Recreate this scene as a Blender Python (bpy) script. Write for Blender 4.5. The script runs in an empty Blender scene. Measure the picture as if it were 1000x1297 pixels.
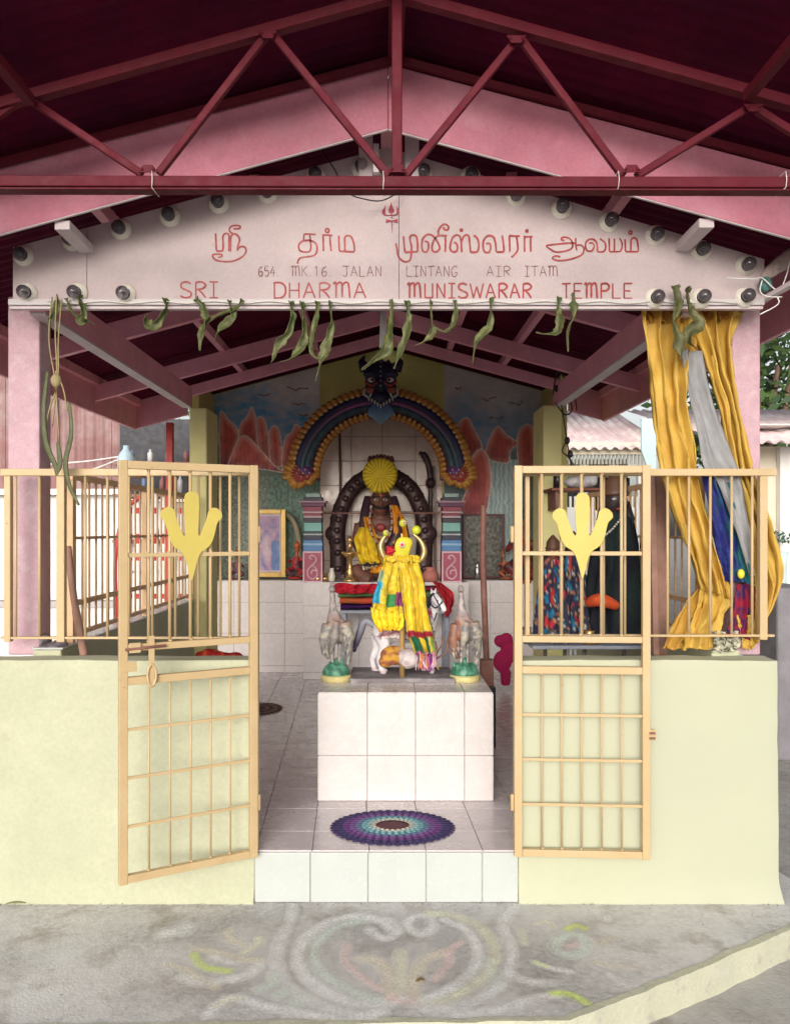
import bpy, bmesh, math, random
import numpy as np
from mathutils import Vector, Matrix, noise
random.seed(7)
R = math.radians
S = bpy.context.scene
COL = bpy.data.collections.new("scene"); S.collection.children.link(COL)

# ------------------------------------------------------------ camera, light
ZC = 1.64; CX = 485.0; CY = 671.0; F = 1000.0
cam_d = bpy.data.cameras.new("camera"); cam = bpy.data.objects.new("camera", cam_d); COL.objects.link(cam)
cam.location = (0, 0, ZC); cam.rotation_euler = (R(90), 0, 0)
cam_d.sensor_fit = 'HORIZONTAL'; cam_d.sensor_width = 36; cam_d.lens = 36
cam_d.shift_x = 0.015; cam_d.shift_y = 0.0225
cam_d.clip_start = 0.05; cam_d.clip_end = 500
S.camera = cam
W = bpy.data.worlds.new("World"); S.world = W; W.use_nodes = True
wn = W.node_tree; wn.nodes.clear()
sky = wn.nodes.new('ShaderNodeTexSky'); sky.sky_type = 'NISHITA'; sky.sun_disc = False
SUN_EL, SUN_AZ = R(15), R(190)      # behind the camera, a little to its left
sky.sun_elevation = SUN_EL; sky.sun_rotation = SUN_AZ
sky.dust_density = 4.0; sky.ozone_density = 0.6; sky.air_density = 1.0
hs = wn.nodes.new('ShaderNodeHueSaturation'); hs.inputs['Saturation'].default_value = 0.30
bgn = wn.nodes.new('ShaderNodeBackground'); bgn.inputs[1].default_value = 0.15
wo = wn.nodes.new('ShaderNodeOutputWorld')
wn.links.new(sky.outputs[0], hs.inputs['Color']); wn.links.new(hs.outputs[0], bgn.inputs[0]); wn.links.new(bgn.outputs[0], wo.inputs[0])
sd = bpy.data.lights.new("sun", 'SUN'); sd.energy = 0.50; sd.angle = R(30); sd.color = (1.0, 0.96, 0.90)
so = bpy.data.objects.new("sun", sd); COL.objects.link(so)
sv = Vector((math.sin(SUN_AZ)*math.cos(SUN_EL), math.cos(SUN_AZ)*math.cos(SUN_EL), math.sin(SUN_EL)))
so.rotation_euler = sv.to_track_quat('Z', 'Y').to_euler(); so.location = sv*20
S.view_settings.view_transform = 'Standard'; S.view_settings.look = 'None'
S.view_settings.gamma = 1.0; S.view_settings.use_curve_mapping = False
S.view_settings.exposure = 0.55
S.render.engine = 'CYCLES'
S.cycles.max_bounces = 10; S.cycles.diffuse_bounces = 8; S.cycles.use_denoising = True
S.cycles.transparent_max_bounces = 16

# ------------------------------------------------------------ helpers
def lin(c): return tuple((x/255/12.92 if x/255 <= .04045 else ((x/255+.055)/1.055)**2.4) for x in c)
def P(px, py, Y): return Vector(((px-CX)*Y/F, Y, ZC-(py-CY)*Y/F))
def fbm(x, y, z=0): return noise.fractal(Vector((x, y, z)), 1.0, 2.0, 3)

MATS = {}
def mat(name, rgb, rough=.6, var=.12, scale=6, bump=.0, bscale=60, vcol=False, metal=0, stain=None, dirt=None, spec=.5, fine=0, trans=0, coat=0):
    """rgb linear albedo; var = brightness variation; stain=(rgb, scale, lo, hi); dirt likewise at a second scale"""
    m = bpy.data.materials.new(name); m.use_nodes = True; nt = m.node_tree; N = nt.nodes; L = nt.links
    b = N['Principled BSDF']; b.inputs['Roughness'].default_value = rough; b.inputs['Metallic'].default_value = metal
    b.inputs['Specular IOR Level'].default_value = spec
    if trans: b.inputs['Transmission Weight'].default_value = trans
    if coat: b.inputs['Coat Weight'].default_value = coat
    tc = N.new('ShaderNodeTexCoord')
    oi = N.new('ShaderNodeObjectInfo')
    add = N.new('ShaderNodeVectorMath'); add.operation = 'ADD'
    sc = N.new('ShaderNodeVectorMath'); sc.operation = 'SCALE'; sc.inputs['Scale'].default_value = 1.0
    L.new(oi.outputs['Location'], sc.inputs[0]); L.new(tc.outputs['Object'], add.inputs[0]); L.new(sc.outputs[0], add.inputs[1])
    vec = add.outputs[0]
    def noise_n(s, det=5, ro=.6):
        n = N.new('ShaderNodeTexNoise'); n.inputs['Scale'].default_value = s; n.inputs['Detail'].default_value = det
        n.inputs['Roughness'].default_value = ro; L.new(vec, n.inputs['Vector']); return n.outputs['Fac']
    def ramp(f, lo, hi, a=0., z=1.):
        r = N.new('ShaderNodeMapRange'); r.inputs['From Min'].default_value = lo; r.inputs['From Max'].default_value = hi
        r.inputs['To Min'].default_value = a; r.inputs['To Max'].default_value = z; L.new(f, r.inputs['Value']); return r.outputs[0]
    if vcol:
        at = N.new('ShaderNodeAttribute'); at.attribute_name = 'Col'; base = at.outputs['Color']
    else:
        rg = N.new('ShaderNodeRGB'); rg.outputs[0].default_value = (*rgb, 1); base = rg.outputs[0]
    def mix(f, a, bcol, mode='MIX'):
        x = N.new('ShaderNodeMix'); x.data_type = 'RGBA'; x.blend_type = mode
        if isinstance(f, float): x.inputs[0].default_value = f
        else: L.new(f, x.inputs[0])
        L.new(a, x.inputs[6])
        if isinstance(bcol, tuple): x.inputs[7].default_value = (*bcol, 1)
        else: L.new(bcol, x.inputs[7])
        return x.outputs[2]
    v = ramp(noise_n(scale), .3, .7, 1-var, 1+var)
    cb = N.new('ShaderNodeCombineColor'); [L.new(v, cb.inputs[i]) for i in range(3)]
    base = mix(1.0, base, cb.outputs[0], 'MULTIPLY')
    if fine:
        v2 = ramp(noise_n(scale*18, 3), .3, .7, 1-fine, 1+fine)
        cb2 = N.new('ShaderNodeCombineColor'); [L.new(v2, cb2.inputs[i]) for i in range(3)]
        base = mix(1.0, base, cb2.outputs[0], 'MULTIPLY')
    if stain: base = mix(ramp(noise_n(stain[1], 8, .65), stain[2], stain[3]), base, stain[0])
    if dirt: base = mix(ramp(noise_n(dirt[1], 6, .7), dirt[2], dirt[3]), base, dirt[0])
    L.new(base, b.inputs['Base Color'])
    L.new(ramp(noise_n(scale*3), .3, .7, max(0, rough-.1), min(1, rough+.1)), b.inputs['Roughness'])
    if bump:
        bp = N.new('ShaderNodeBump'); bp.inputs['Strength'].default_value = bump; bp.inputs['Distance'].default_value = .004
        L.new(noise_n(bscale, 4), bp.inputs['Height']); L.new(bp.outputs[0], b.inputs['Normal'])
    MATS[name] = m; return m

class MB:
    def __init__(s, org=(0, 0, 0)):
        s.v = []; s.f = []; s.c = []; s.cc = (1, 1, 1); s.mi = []; s.smooth = False; s.sm = []
    def add(s, vs, fs, cols=None):
        o = len(s.v); s.v += [tuple(v) for v in vs]; s.c += (cols if cols else [s.cc]*len(vs))
        s.f += [tuple(i+o for i in f) for f in fs]; s.sm += [s.smooth]*len(fs)
    def box(s, x0, x1, y0, y1, z0, z1):
        s.add([(x0,y0,z0),(x1,y0,z0),(x1,y1,z0),(x0,y1,z0),(x0,y0,z1),(x1,y0,z1),(x1,y1,z1),(x0,y1,z1)],
              [(0,3,2,1),(4,5,6,7),(0,1,5,4),(1,2,6,5),(2,3,7,6),(3,0,4,7)]); return s
    def beam(s, p, q, w, h, up=(0,0,1)):
        p = Vector(p); q = Vector(q); d = (q-p).normalized(); up = Vector(up)
        a = d.cross(up)
        if a.length < 1e-4: a = d.cross(Vector((0,1,0)))
        a.normalize(); b = a.cross(d).normalized(); a *= w/2; b *= h/2
        s.add([p-a-b, p+a-b, p+a+b, p-a+b, q-a-b, q+a-b, q+a+b, q-a+b],
              [(0,3,2,1),(4,5,6,7),(0,1,5,4),(1,2,6,5),(2,3,7,6),(3,0,4,7)]); return s
    def tube(s, pts, rad, n=8, sm=True, cols=None, flat=1.0):
        pts = [Vector(p) for p in pts]; m = len(pts)
        rad = list(rad) if hasattr(rad, '__len__') else [rad]*m
        old = s.smooth; s.smooth = sm
        t0 = (pts[1]-pts[0]).normalized(); nrm = t0.orthogonal().normalized()
        if abs(t0.y) < .9: nrm = (Vector((0,1,0))-t0*t0.y).normalized()
        vs = []; cs = []
        for i, p in enumerate(pts):
            t = (pts[min(i+1, m-1)]-pts[max(i-1, 0)]).normalized()
            nrm = (nrm-t*nrm.dot(t)).normalized(); b = t.cross(nrm)
            for k in range(n):
                a = 2*math.pi*k/n; vs.append(p+(nrm*math.cos(a)*flat+b*math.sin(a))*rad[i])
                cs.append(cols[i] if cols else s.cc)
        fs = [(i*n+k, i*n+(k+1)%n, (i+1)*n+(k+1)%n, (i+1)*n+k) for i in range(m-1) for k in range(n)]
        fs += [tuple(range(n))[::-1], tuple((m-1)*n+k for k in range(n))]
        s.add(vs, fs, cs); s.smooth = old; return s
    def lathe(s, c, prof, n=20, axis='z', sm=True, cols=None):
        """prof = [(r, h)] from low to high"""
        c = Vector(c); old = s.smooth; s.smooth = sm; vs = []; cs = []
        for i, (r, h) in enumerate(prof):
            for k in range(n):
                a = 2*math.pi*k/n
                if axis == 'z': q = Vector((r*math.cos(a), r*math.sin(a), h))
                else: q = Vector((r*math.cos(a), -h, r*math.sin(a)))
                vs.append(c+q); cs.append(cols[i] if cols else s.cc)
        m = len(prof)
        fs = [(i*n+k, i*n+(k+1)%n, (i+1)*n+(k+1)%n, (i+1)*n+k) for i in range(m-1) for k in range(n)]
        fs += [tuple(range(n))[::-1], tuple((m-1)*n+k for k in range(n))]
        s.add(vs, fs, cs); s.smooth = old; return s
    def ell(s, c, r, nu=12, nv=8, rot=None):
        if not hasattr(r, '__len__'): r = (r, r, r)
        c = Vector(c); old = s.smooth; s.smooth = True; vs = []
        for j in range(nv+1):
            t = math.pi*(j/nv-.5); t = max(-1.55, min(1.55, t))
            for k in range(nu):
                a = 2*math.pi*k/nu; q = Vector((r[0]*math.cos(t)*math.cos(a), r[1]*math.cos(t)*math.sin(a), r[2]*math.sin(t)))
                if rot is not None: q = rot @ q
                vs.append(c+q)
        fs = [(j*nu+k, j*nu+(k+1)%nu, (j+1)*nu+(k+1)%nu, (j+1)*nu+k) for j in range(nv) for k in range(nu)]
        fs += [tuple(range(nu))[::-1], tuple(nv*nu+k for k in range(nu))]
        s.add(vs, fs); s.smooth = old; return s
    def prism(s, pts, y0, y1):
        """pts (x, z) outline, extruded in y"""
        n = len(pts); s.add([(x, y0, z) for x, z in pts]+[(x, y1, z) for x, z in pts],
              [tuple(range(n)), tuple(range(n, 2*n))[::-1]]+[(i, i+n, (i+1) % n+n, (i+1) % n) for i in range(n)]); return s
    def prismz(s, pts, z0, z1):
        n = len(pts); s.add([(x, y, z0) for x, y in pts]+[(x, y, z1) for x, y in pts],
              [tuple(range(n))[::-1], tuple(range(n, 2*n))]+[(i, (i+1) % n, (i+1) % n+n, i+n) for i in range(n)]); return s
    def grid(s, fn, nu, nv, colfn=None, sm=True):
        old = s.smooth; s.smooth = sm; vs = []; cs = []
        for j in range(nv+1):
            for i in range(nu+1):
                vs.append(fn(i/nu, j/nv)); cs.append(colfn(i/nu, j/nv) if colfn else s.cc)
        s.add(vs, [(j*(nu+1)+i, j*(nu+1)+i+1, (j+1)*(nu+1)+i+1, (j+1)*(nu+1)+i) for j in range(nv) for i in range(nu)], cs)
        s.smooth = old; return s
    def mesh(s, name, org=(0, 0, 0)):
        me = bpy.data.meshes.new(name); ox, oy, oz = org
        me.from_pydata([(x-ox, y-oy, z-oz) for x, y, z in s.v], [], s.f)
        if any(s.sm): me.polygons.foreach_set('use_smooth', s.sm)
        at = me.color_attributes.new('Col', 'FLOAT_COLOR', 'POINT')
        at.data.foreach_set('color', np.array([(*c[:3], c[3] if len(c) > 3 else 1) for c in s.c], dtype=np.float32).ravel())
        me.update(); return me
    def build(s, name, m=None, parent=None, label=None, cat=None, group=None, kind=None, bevel=0, org=None, fix=True, solid=0, local=False):
        po = worg(parent) if parent else Vector((0, 0, 0))
        if local: po = Vector((0, 0, 0)); org = org or (0, 0, 0)
        if org is None:
            a = np.array(s.v); lo = a.min(0); hi = a.max(0)
            org = tuple(po) if parent else ((lo[0]+hi[0])/2, (lo[1]+hi[1])/2, lo[2])
        org = Vector(org)
        me = s.mesh(name, org); o = bpy.data.objects.new(name, me); COL.objects.link(o)
        if fix:
            bm = bmesh.new(); bm.from_mesh(me); bmesh.ops.recalc_face_normals(bm, faces=bm.faces); bm.to_mesh(me); bm.free()
        if m: me.materials.append(m)
        o.location = org-po; o['_w'] = tuple(org)
        if parent: o.parent = parent
        if bevel:
            bv = o.modifiers.new('bevel', 'BEVEL'); bv.width = bevel; bv.segments = 2; bv.limit_method = 'ANGLE'; bv.angle_limit = R(50)
        if solid:
            sl = o.modifiers.new('solid', 'SOLIDIFY'); sl.thickness = solid; sl.offset = 0
        tag(o, label, cat, group, kind); return o
def worg(o): return Vector(o['_w'])
def tag(o, label=None, cat=None, group=None, kind=None):
    if label: o['label'] = label
    if cat: o['category'] = cat
    if group: o['group'] = group
    if kind: o['kind'] = kind
    return o
def thing(name, loc, label, cat, group=None, rz=0):
    o = bpy.data.objects.new(name, None); COL.objects.link(o); o.empty_display_size = .1
    o.location = loc; o['_w'] = tuple(loc); o.rotation_euler = (0, 0, rz); return tag(o, label, cat, group)
def inst(src, loc, parent, name=None):
    """a further piece sharing the mesh; loc in world"""
    c = src.copy(); COL.objects.link(c); c.parent = parent
    c.location = Vector(loc)-(worg(parent) if parent else Vector((0,0,0))); c['_w'] = tuple(loc); return c
def copy_tree(root, loc):
    c = root.copy(); COL.objects.link(c); c.location = loc; c['_w'] = tuple(loc)
    for ch in [o for o in root.children]:
        d = ch.copy(); COL.objects.link(d); d.parent = c
        for g in [o for o in ch.children]:
            e = g.copy(); COL.objects.link(e); e.parent = d
    return c
def blob(mb, voxel=.006, it=4, name='blob', colfn=None):
    """fuse the shapes of an MB into one skin; returns a new MB"""
    me = mb.mesh(name); o = bpy.data.objects.new(name, me); COL.objects.link(o)
    r = o.modifiers.new('r', 'REMESH'); r.mode = 'VOXEL'; r.voxel_size = voxel
    sm = o.modifiers.new('s', 'SMOOTH'); sm.iterations = it; sm.factor = .5
    dg = bpy.context.evaluated_depsgraph_get(); ev = o.evaluated_get(dg); m2 = ev.to_mesh()
    out = MB(); out.smooth = True
    vs = [tuple(v.co) for v in m2.vertices]
    out.add(vs, [tuple(p.vertices) for p in m2.polygons], [colfn(Vector(v)) for v in vs] if colfn else None)
    ev.to_mesh_clear(); bpy.data.objects.remove(o); return out
def catmull(pts, k=8, closed=False):
    pts = [Vector(p) for p in pts]
    if len(pts) == 2: return [pts[0].lerp(pts[1], i/k) for i in range(k+1)]
    out = []; n = len(pts)
    for i in range(n-1 if not closed else n):
        if closed: a, b, c, d = pts[(i-1) % n], pts[i], pts[(i+1) % n], pts[(i+2) % n]
        else: a, b, c, d = pts[max(i-1, 0)], pts[i], pts[i+1], pts[min(i+2, n-1)]
        for j in range(k):
            t = j/k; out.append(.5*((2*b)+(c-a)*t+(2*a-5*b+4*c-d)*t*t+(3*b-a-3*c+d)*t**3))
    if not closed: out.append(pts[-1])
    return out
def resample(pts, v):
    pts = [Vector(p) for p in pts]; x = v*(len(pts)-1); i = min(int(x), len(pts)-2); return pts[i].lerp(pts[i+1], x-i)
def drape(left, right, Y, folds=5, amp=.02, colfn=None, nv=44, phase=0., ybow=0., seed=0):
    """hanging cloth between two edges given in photo pixels at distance Y (or per point as a third value)"""
    def w(p): return P(p[0], p[1], p[2] if len(p) > 2 else Y)
    L = catmull([w(p) for p in left], 8); Rr = catmull([w(p) for p in right], 8); nu = max(10, int(folds*9))
    mb = MB()
    def fn(u, v):
        a = resample(L, v); b = resample(Rr, v); uu = u+.015*math.sin(9*v+seed)*math.sin(math.pi*u)
        p = a.lerp(b, uu)
        ph = 2*math.pi*folds*u+phase+1.6*fbm(v*1.5, seed*3.1, u*1.2)
        e = .55+.45*math.sin(math.pi*u)
        p.y += -amp*e*(math.sin(ph)+.35*math.sin(2.3*ph+seed))+ybow*math.sin(math.pi*v)+.8*amp*fbm(u*4, v*5, seed)+.45*amp*fbm(u*10+v*3, v*13, seed+2)
        p.x += amp*.35*math.cos(ph)*e+.4*amp*fbm(v*5, u*2, seed+6); p.z += .004*math.sin(ph*.5+seed)
        return p
    mb.grid(fn, nu, nv, colfn); return mb
# ------------------------------------------------------------ materials
M_yel = mat('yellow_plaster', (.46,.47,.335), .85, .06, 3, .9, 42, stain=((.43,.445,.32), 1.3, .5, .72), dirt=((.37,.35,.27), 9, .62, .86), spec=.25, fine=.05)
M_yel2 = mat('smooth_yellow_plaster', (.455,.47,.34), .8, .035, 1.6, .25, 30, stain=((.44,.45,.35), .9, .45, .75), dirt=((.34,.31,.24), 5, .70, .80), spec=.25, fine=.015)
M_pil = mat('pillar_pink', (.50,.33,.38), .7, .10, 9, .35, 70, stain=((.57,.43,.47), 14, .5, .7), spec=.3, fine=.10)
M_rear = mat('rear_pillar_yellow', (.62,.56,.20), .8, .08, 5, .3, 50, stain=((.48,.43,.16), 3, .55, .75), spec=.3)
M_fas = mat('pink_painted_board', (.48,.17,.23), .6, .12, 4, .12, 60, stain=((.52,.25,.31), 5, .50, .80), dirt=((.40,.12,.17), 9, .56, .82), spec=.3, fine=.08)
M_beam = mat('pink_timber', (.74,.33,.42), .6, .10, 7, .12, 60, stain=((.76,.40,.46), 5, .55, .75), spec=.35, fine=.05)
M_bwhite = mat('whitened_timber', (.58,.50,.52), .65, .10, 9, .12, 60, spec=.3)
M_roof = mat('maroon_roof_sheet', (.082,.003,.021), .85, .22, 4, .05, 50, stain=((.045,.003,.020), 2.2, .45, .7), dirt=((.14,.02,.03), 16, .70, .85), spec=.12, fine=.12)
M_truss = mat('dark_red_steel', (.092,.003,.012), .65, .15, 8, .06, 70, stain=((.11,.010,.016), 10, .58, .78), spec=.25, fine=.08)
M_sign = mat('whitewashed_board', (.52,.435,.44), .72, .07, 4, .10, 40, stain=((.45,.36,.37), 3, .5, .75), dirt=((.38,.28,.28), 18, .64, .8), spec=.25, fine=.05)
M_signw = mat('white_batten', (.56,.52,.53), .6, .06, 6, .05, 60, spec=.3)
M_red = mat('red_sign_paint', (.30,.025,.03), .5, .35, 30, .0, spec=.4, stain=((.38,.11,.07), 22, .5, .75))
M_mar = mat('maroon_sign_paint', (.28,.01,.035), .5, .15, 30, spec=.4)
M_brn = mat('faded_brown_paint', (.20,.085,.08), .7, .30, 40, spec=.3, stain=((.38,.27,.27), 60, .50, .68))
M_gate = mat('cream_orange_steel', (.50,.365,.195), .45, .05, 9, .10, 90, dirt=((.28,.12,.06), 62, .655, .70), stain=((.53,.41,.25), 4, .5, .75), spec=.45, fine=.03)
M_orn = mat('yellow_enamel', (.53,.43,.10), .5, .06, 7, .04, 60, dirt=((.45,.25,.05), 30, .72, .8), spec=.45)
M_tile = mat('white_glazed_tile', (.485,.52,.50), .22, .03, 6, .02, 30, stain=((.46,.495,.475), 9, .5, .8), spec=.5)
M_tilep = mat('pinkish_wall_tile', (.62,.58,.575), .25, .05, 9, .06, 22, stain=((.66,.61,.605), 7, .45, .7), dirt=((.64,.54,.52), 16, .6, .85), spec=.5)
M_tileb = mat('beige_wall_tile', (.72,.56,.48), .22, .07, 9, .05, 22, stain=((.78,.65,.58), 7, .45, .7), spec=.5)
M_tilef = mat('floor_tile', (.62,.56,.58), .25, .05, 5, .03, 30, stain=((.54,.47,.49), 3, .5, .8), dirt=((.46,.39,.40), 12, .70, .9), spec=.5)
M_grout = mat('grout', (.33,.28,.28), .9, .1, 30)
M_groutw = mat('pale_grout', (.42,.40,.40), .9, .1, 30)
M_conc = mat('concrete_slab', (.50,.485,.48), .9, .18, 2.2, .8, 90, stain=((.68,.67,.665), 1.3, .42, .66), dirt=((.27,.225,.18), 4, .52, .78), spec=.2, fine=.22)
M_road = mat('rough_concrete_road', (.38,.36,.345), .95, .16, 1.2, .9, 45, stain=((.44,.43,.41), 2.5, .42, .66), dirt=((.20,.17,.14), 6, .55, .8), spec=.2, fine=.16)
M_kerb = mat('cream_kerb_paint', (.50,.50,.385), .85, .07, 5, .8, 50, dirt=((.40,.38,.34), 11, .56, .66), stain=((.55,.55,.50), 4, .56, .66), spec=.25, fine=.06)
M_wood = mat('weathered_wood', (.30,.17,.13), .85, .2, 12, .3, 60)
M_white = mat('white_plastic', (.78,.78,.76), .35, .03, 8)
M_porc = mat('porcelain', (.74,.71,.62), .3, .05, 20, stain=((.60,.55,.45), 30, .55, .75))
M_black = mat('black_bakelite', (.02,.014,.02), .35, .1, 20)
M_dark = mat('dark_bronze', (.055,.028,.030), .42, .25, 18, .25, 60, metal=.3, stain=((.10,.055,.05), 14, .5, .75))
M_silver = mat('steel_utensil', (.55,.52,.5), .25, .05, 12, metal=.9)
M_brass = mat('brass', (.62,.40,.16), .3, .12, 20, metal=.8)
M_v = mat('painted_plaster', (1,1,1), .5, .10, 24, .12, 70, vcol=True)
M_vc = mat('cloth', (1,1,1), .8, .09, 20, .25, 260, vcol=True, spec=.2, fine=.06)
M_satin = mat('satin_cloth', (1,1,1), .62, .08, 14, .22, 230, vcol=True, spec=.3, fine=.05)
M_vm = mat('painted_mural', (1,1,1), .6, .10, 5, .15, 60, vcol=True, fine=.08)
M_leaf = mat('withering_leaf', (1,1,1), .6, .18, 40, .2, 90, vcol=True)
M_rust = mat('rusty_iron', (.20,.085,.065), .7, .25, 14, .3, 70, stain=((.30,.16,.13), 9, .5, .75))
g = bpy.data.materials.new('bulb_glass'); g.use_nodes = True; gb = g.node_tree.nodes['Principled BSDF']
gb.inputs['Base Color'].default_value = (.62,.56,.60,1); gb.inputs['Roughness'].default_value = .07; gb.inputs['Transmission Weight'].default_value = .92; gb.inputs['Coat Weight'].default_value = .6; gb.inputs['IOR'].default_value = 1.25
M_bulb = g

# ------------------------------------------------------------ ground
def edge_z0(): return [(-9.0,2.55),(-.8,2.60),(.06,2.624),(.62,2.64),(.977,2.832),(1.30,3.02),(1.67,3.24),(2.02,3.50)]
ez = edge_z0()
rag = []
for i in range(len(ez)-1):
    a, b = Vector(ez[i]), Vector(ez[i+1]); n = max(2, int((b-a).length/.04))
    for k in range(n):
        p = a.lerp(b, k/n); rag.append((p.x+.006*fbm(p.x*9, p.y*9), p.y+.008*fbm(p.x*11, p.y*9, 3)))
rag.append(ez[-1])
slab_pts = rag+[(1.93,3.62),(1.80,4.2),(1.80,7.9),(-9,7.9)]
kerb_in = [(x-.0, y+.045) for x, y in rag]
mb = MB(); mb.prismz(slab_pts, -.10, 0.0)
mb.build('forecourt', M_conc, kind='structure')
# painted band on the slab's rim (a rendered cream kerb, a few mm proud of the slab)
mb = MB(); n = len(rag)
outer = [(x+.004, y-.006) for x, y in rag]
inner = [(x-.01, y+.020+.010*fbm(x*7, y*7, 5)) for x, y in rag]
vs = [(x,y,-.135) for x,y in outer]+[(x,y,.004) for x,y in outer]+[(x,y,.004) for x,y in inner]+[(x,y,-.02) for x,y in inner]
fs = [(r*n+i, r*n+i+1, (r+1)*n+i+1, (r+1)*n+i) for r in range(3) for i in range(n-1)]
bot = [(x+.004-.012*abs(fbm(x*6, y*6, 9)), y-.006+.012*fbm(x*8, y*5, 8)) for x, y in rag]
for A_, B_, sm_ in (([(x,y,-.135) for x,y in bot], [(x,y,.003) for x,y in outer], True), ([(x,y,.003) for x,y in outer], [(x,y,.0025) for x,y in inner], False)):
    mb.smooth = sm_; mb.add(A_+B_, [(i, i+1, n+i+1, n+i) for i in range(n-1)])
mb.build('kerb', M_kerb, kind='structure', fix=True)
mb = MB()
def gz(x, y): return -.125-.02*fbm(x*.5, y*.5)*min(1, abs(x)+.3)-(.06*min(3, max(0, y-3.2)) if x > 1.9 else 0)*0
mb.grid(lambda u, v: Vector((-3+8*u, .2+10*v, -.118+.010*fbm((-3+8*u)*1.3, (.2+10*v)*1.3))), 120, 150)
mb.build('road', M_road, kind='structure', fix=False)
mb = MB(); mb.grid(lambda u, v: Vector((-150+300*u, -120+300*v, -.16)), 4, 4); mb.build('ground', M_road, kind='structure', fix=False)

# grit and crumbs lying along the foot of the walls and the kerb
mb = MB(); rg = random.Random(12)
for k in range(420):
    if k % 3 == 0: t = rg.random(); q_ = rag[int(t*(len(rag)-1))]; x, y, z = q_[0]+rg.gauss(0,.02), q_[1]+.03+abs(rg.gauss(0,.12)), .002
    elif k % 3 == 1: x, y, z = rg.uniform(-1.75,1.72), 3.465-abs(rg.gauss(0,.022)), .002
    else: x, y, z = rg.uniform(.75,2.2), rg.uniform(2.5,2.85), -.112
    if k % 3 == 2 and y > 2.60+.5*(x-.6): continue
    r_ = rg.uniform(.0015,.0048); c_ = rg.uniform(.12,.42); mb.cc = (c_, c_*.93, c_*.85)
    mb.add([(x-r_,y,z),(x,y-r_*.8,z),(x+r_,y+r_*.2,z),(x,y+r_,z),(x+r_*.1,y,z+r_*1.1)], [(0,1,4),(1,2,4),(2,3,4),(3,0,4)])
GRIT = mb
# ------------------------------------------------------------ rangoli
def seg_d(px, py, pts):
    """distance field of a polyline, pixel space"""
    best = np.full(px.shape, 1e9)
    for (x0, y0), (x1, y1) in zip(pts[:-1], pts[1:]):
        dx, dy = x1-x0, y1-y0; L2 = dx*dx+dy*dy+1e-9
        t = np.clip(((px-x0)*dx+(py-y0)*dy)/L2, 0, 1)
        best = np.minimum(best, np.hypot(px-x0-t*dx, py-y0-t*dy))
    return best
nx, ny = 330, 190
gx = np.linspace(-1.02, 1.0, nx+1); gy = np.linspace(2.635, 3.455, ny+1)
X, Y = np.meshgrid(gx, gy)
# drawing plane: metres on the slab; the strokes below were measured in the photograph and are laid out on the slab here
def G(px, py): return ((px-CX)*ZC/(py-CY), ZC*F/(py-CY))
def Zm(pts): return [G(180+x*.52, 1130+y*.52) for x, y in pts]
colr = np.zeros(X.shape+(3,)); al = np.zeros(X.shape)
def chalk(pts, w, c, a=.75, closed=False):
    global colr, al
    q = catmull([(x, y, 0) for x, y in Zm(pts)], 10, closed); q = [(p.x, p.y) for p in q]
    if closed: q.append(q[0])
    d = seg_d(X, Y, q)
    # wobbling, dusty profile
    m = np.clip(1-(d/(w*1.35))**2, 0, 1)**1.4*min(.97, a*1.35)*(1 if w > .019 else .9)
    for k in range(3): colr[..., k] = colr[..., k]*(1-m)+c[k]*m
    al = 1-(1-al)*(1-m)
WH = (.86,.88,.86); GR = (.74,.82,.76); YE = (.82,.82,.66); PK = (.82,.66,.64); LM = (.70,.84,.25); CR = (.80,.74,.62)
chalk([(365,30),(362,70),(340,110),(328,160),(340,210),(380,250),(450,285),(540,300),(620,272)], .028, WH, .55)
chalk([(610,95),(575,70),(520,62),(450,78),(400,115),(380,160),(400,210),(460,250),(530,275),(600,272)], .030, WH, .8)
chalk([(545,72),(480,85),(430,120),(418,160),(445,205),(520,250),(590,268)], .024, GR, .6)
chalk([(555,95),(590,115),(622,98),(600,70)], .026, WH, .75)
chalk([(650,90),(675,104),(705,92),(700,66),(668,62),(648,76)], .026, WH, .7, True)
chalk([(700,55),(760,60),(830,95),(860,150),(835,205),(760,255),(690,275)], .030, YE, .62)
chalk([(735,70),(790,95),(818,150),(800,200),(730,248),(660,270)], .024, WH, .7)
chalk([(910,35),(880,80),(900,140),(890,200),(850,245),(770,280),(690,285)], .026, WH, .6)
chalk([(500,130),(495,170),(530,205),(580,240)], .020, PK, .6)
chalk([(530,165),(570,170),(600,205),(608,255)], .030, CR, .75)
chalk([(628,150),(630,200),(632,250)], .028, YE, .6)
chalk([(735,150),(690,165),(668,205),(660,255)], .030, CR, .75)
chalk([(775,125),(745,150),(745,175),(715,215)], .020, PK, .65)
chalk([(612,262),(655,266)], .030, PK, .75)
chalk([(632,260),(640,262)], .016, WH, .9)
chalk([(160,300),(200,268),(240,262),(300,282),(400,300),(500,315),(590,296)], .026, WH, .75)
chalk([(180,280),(215,263),(240,262)], .018, YE, .6)
chalk([(60,105),(95,98),(105,90)], .050, WH, .72)
chalk([(100,210),(150,225),(215,215)], .030, WH, .55)
chalk([(60,180),(110,195),(180,235)], .022, CR, .5)
chalk([(125,140),(180,150),(240,165),(290,170)], .022, CR, .6)
chalk([(125,155),(150,185),(210,195)], .020, LM, .6)
chalk([(175,160),(190,165)], .018, WH, .9); chalk([(210,172),(222,176)], .018, WH, .9)
chalk([(215,95),(205,110),(245,130)], .024, CR, .55)
chalk([(250,150),(285,125),(285,115)], .022, YE, .55)
chalk([(225,215),(265,200),(285,180)], .026, WH, .6)
chalk([(285,240),(315,225),(320,205)], .026, GR, .6); chalk([(330,255),(355,240)], .028, GR, .55); chalk([(370,275),(390,262)], .028, GR, .5)
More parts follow.
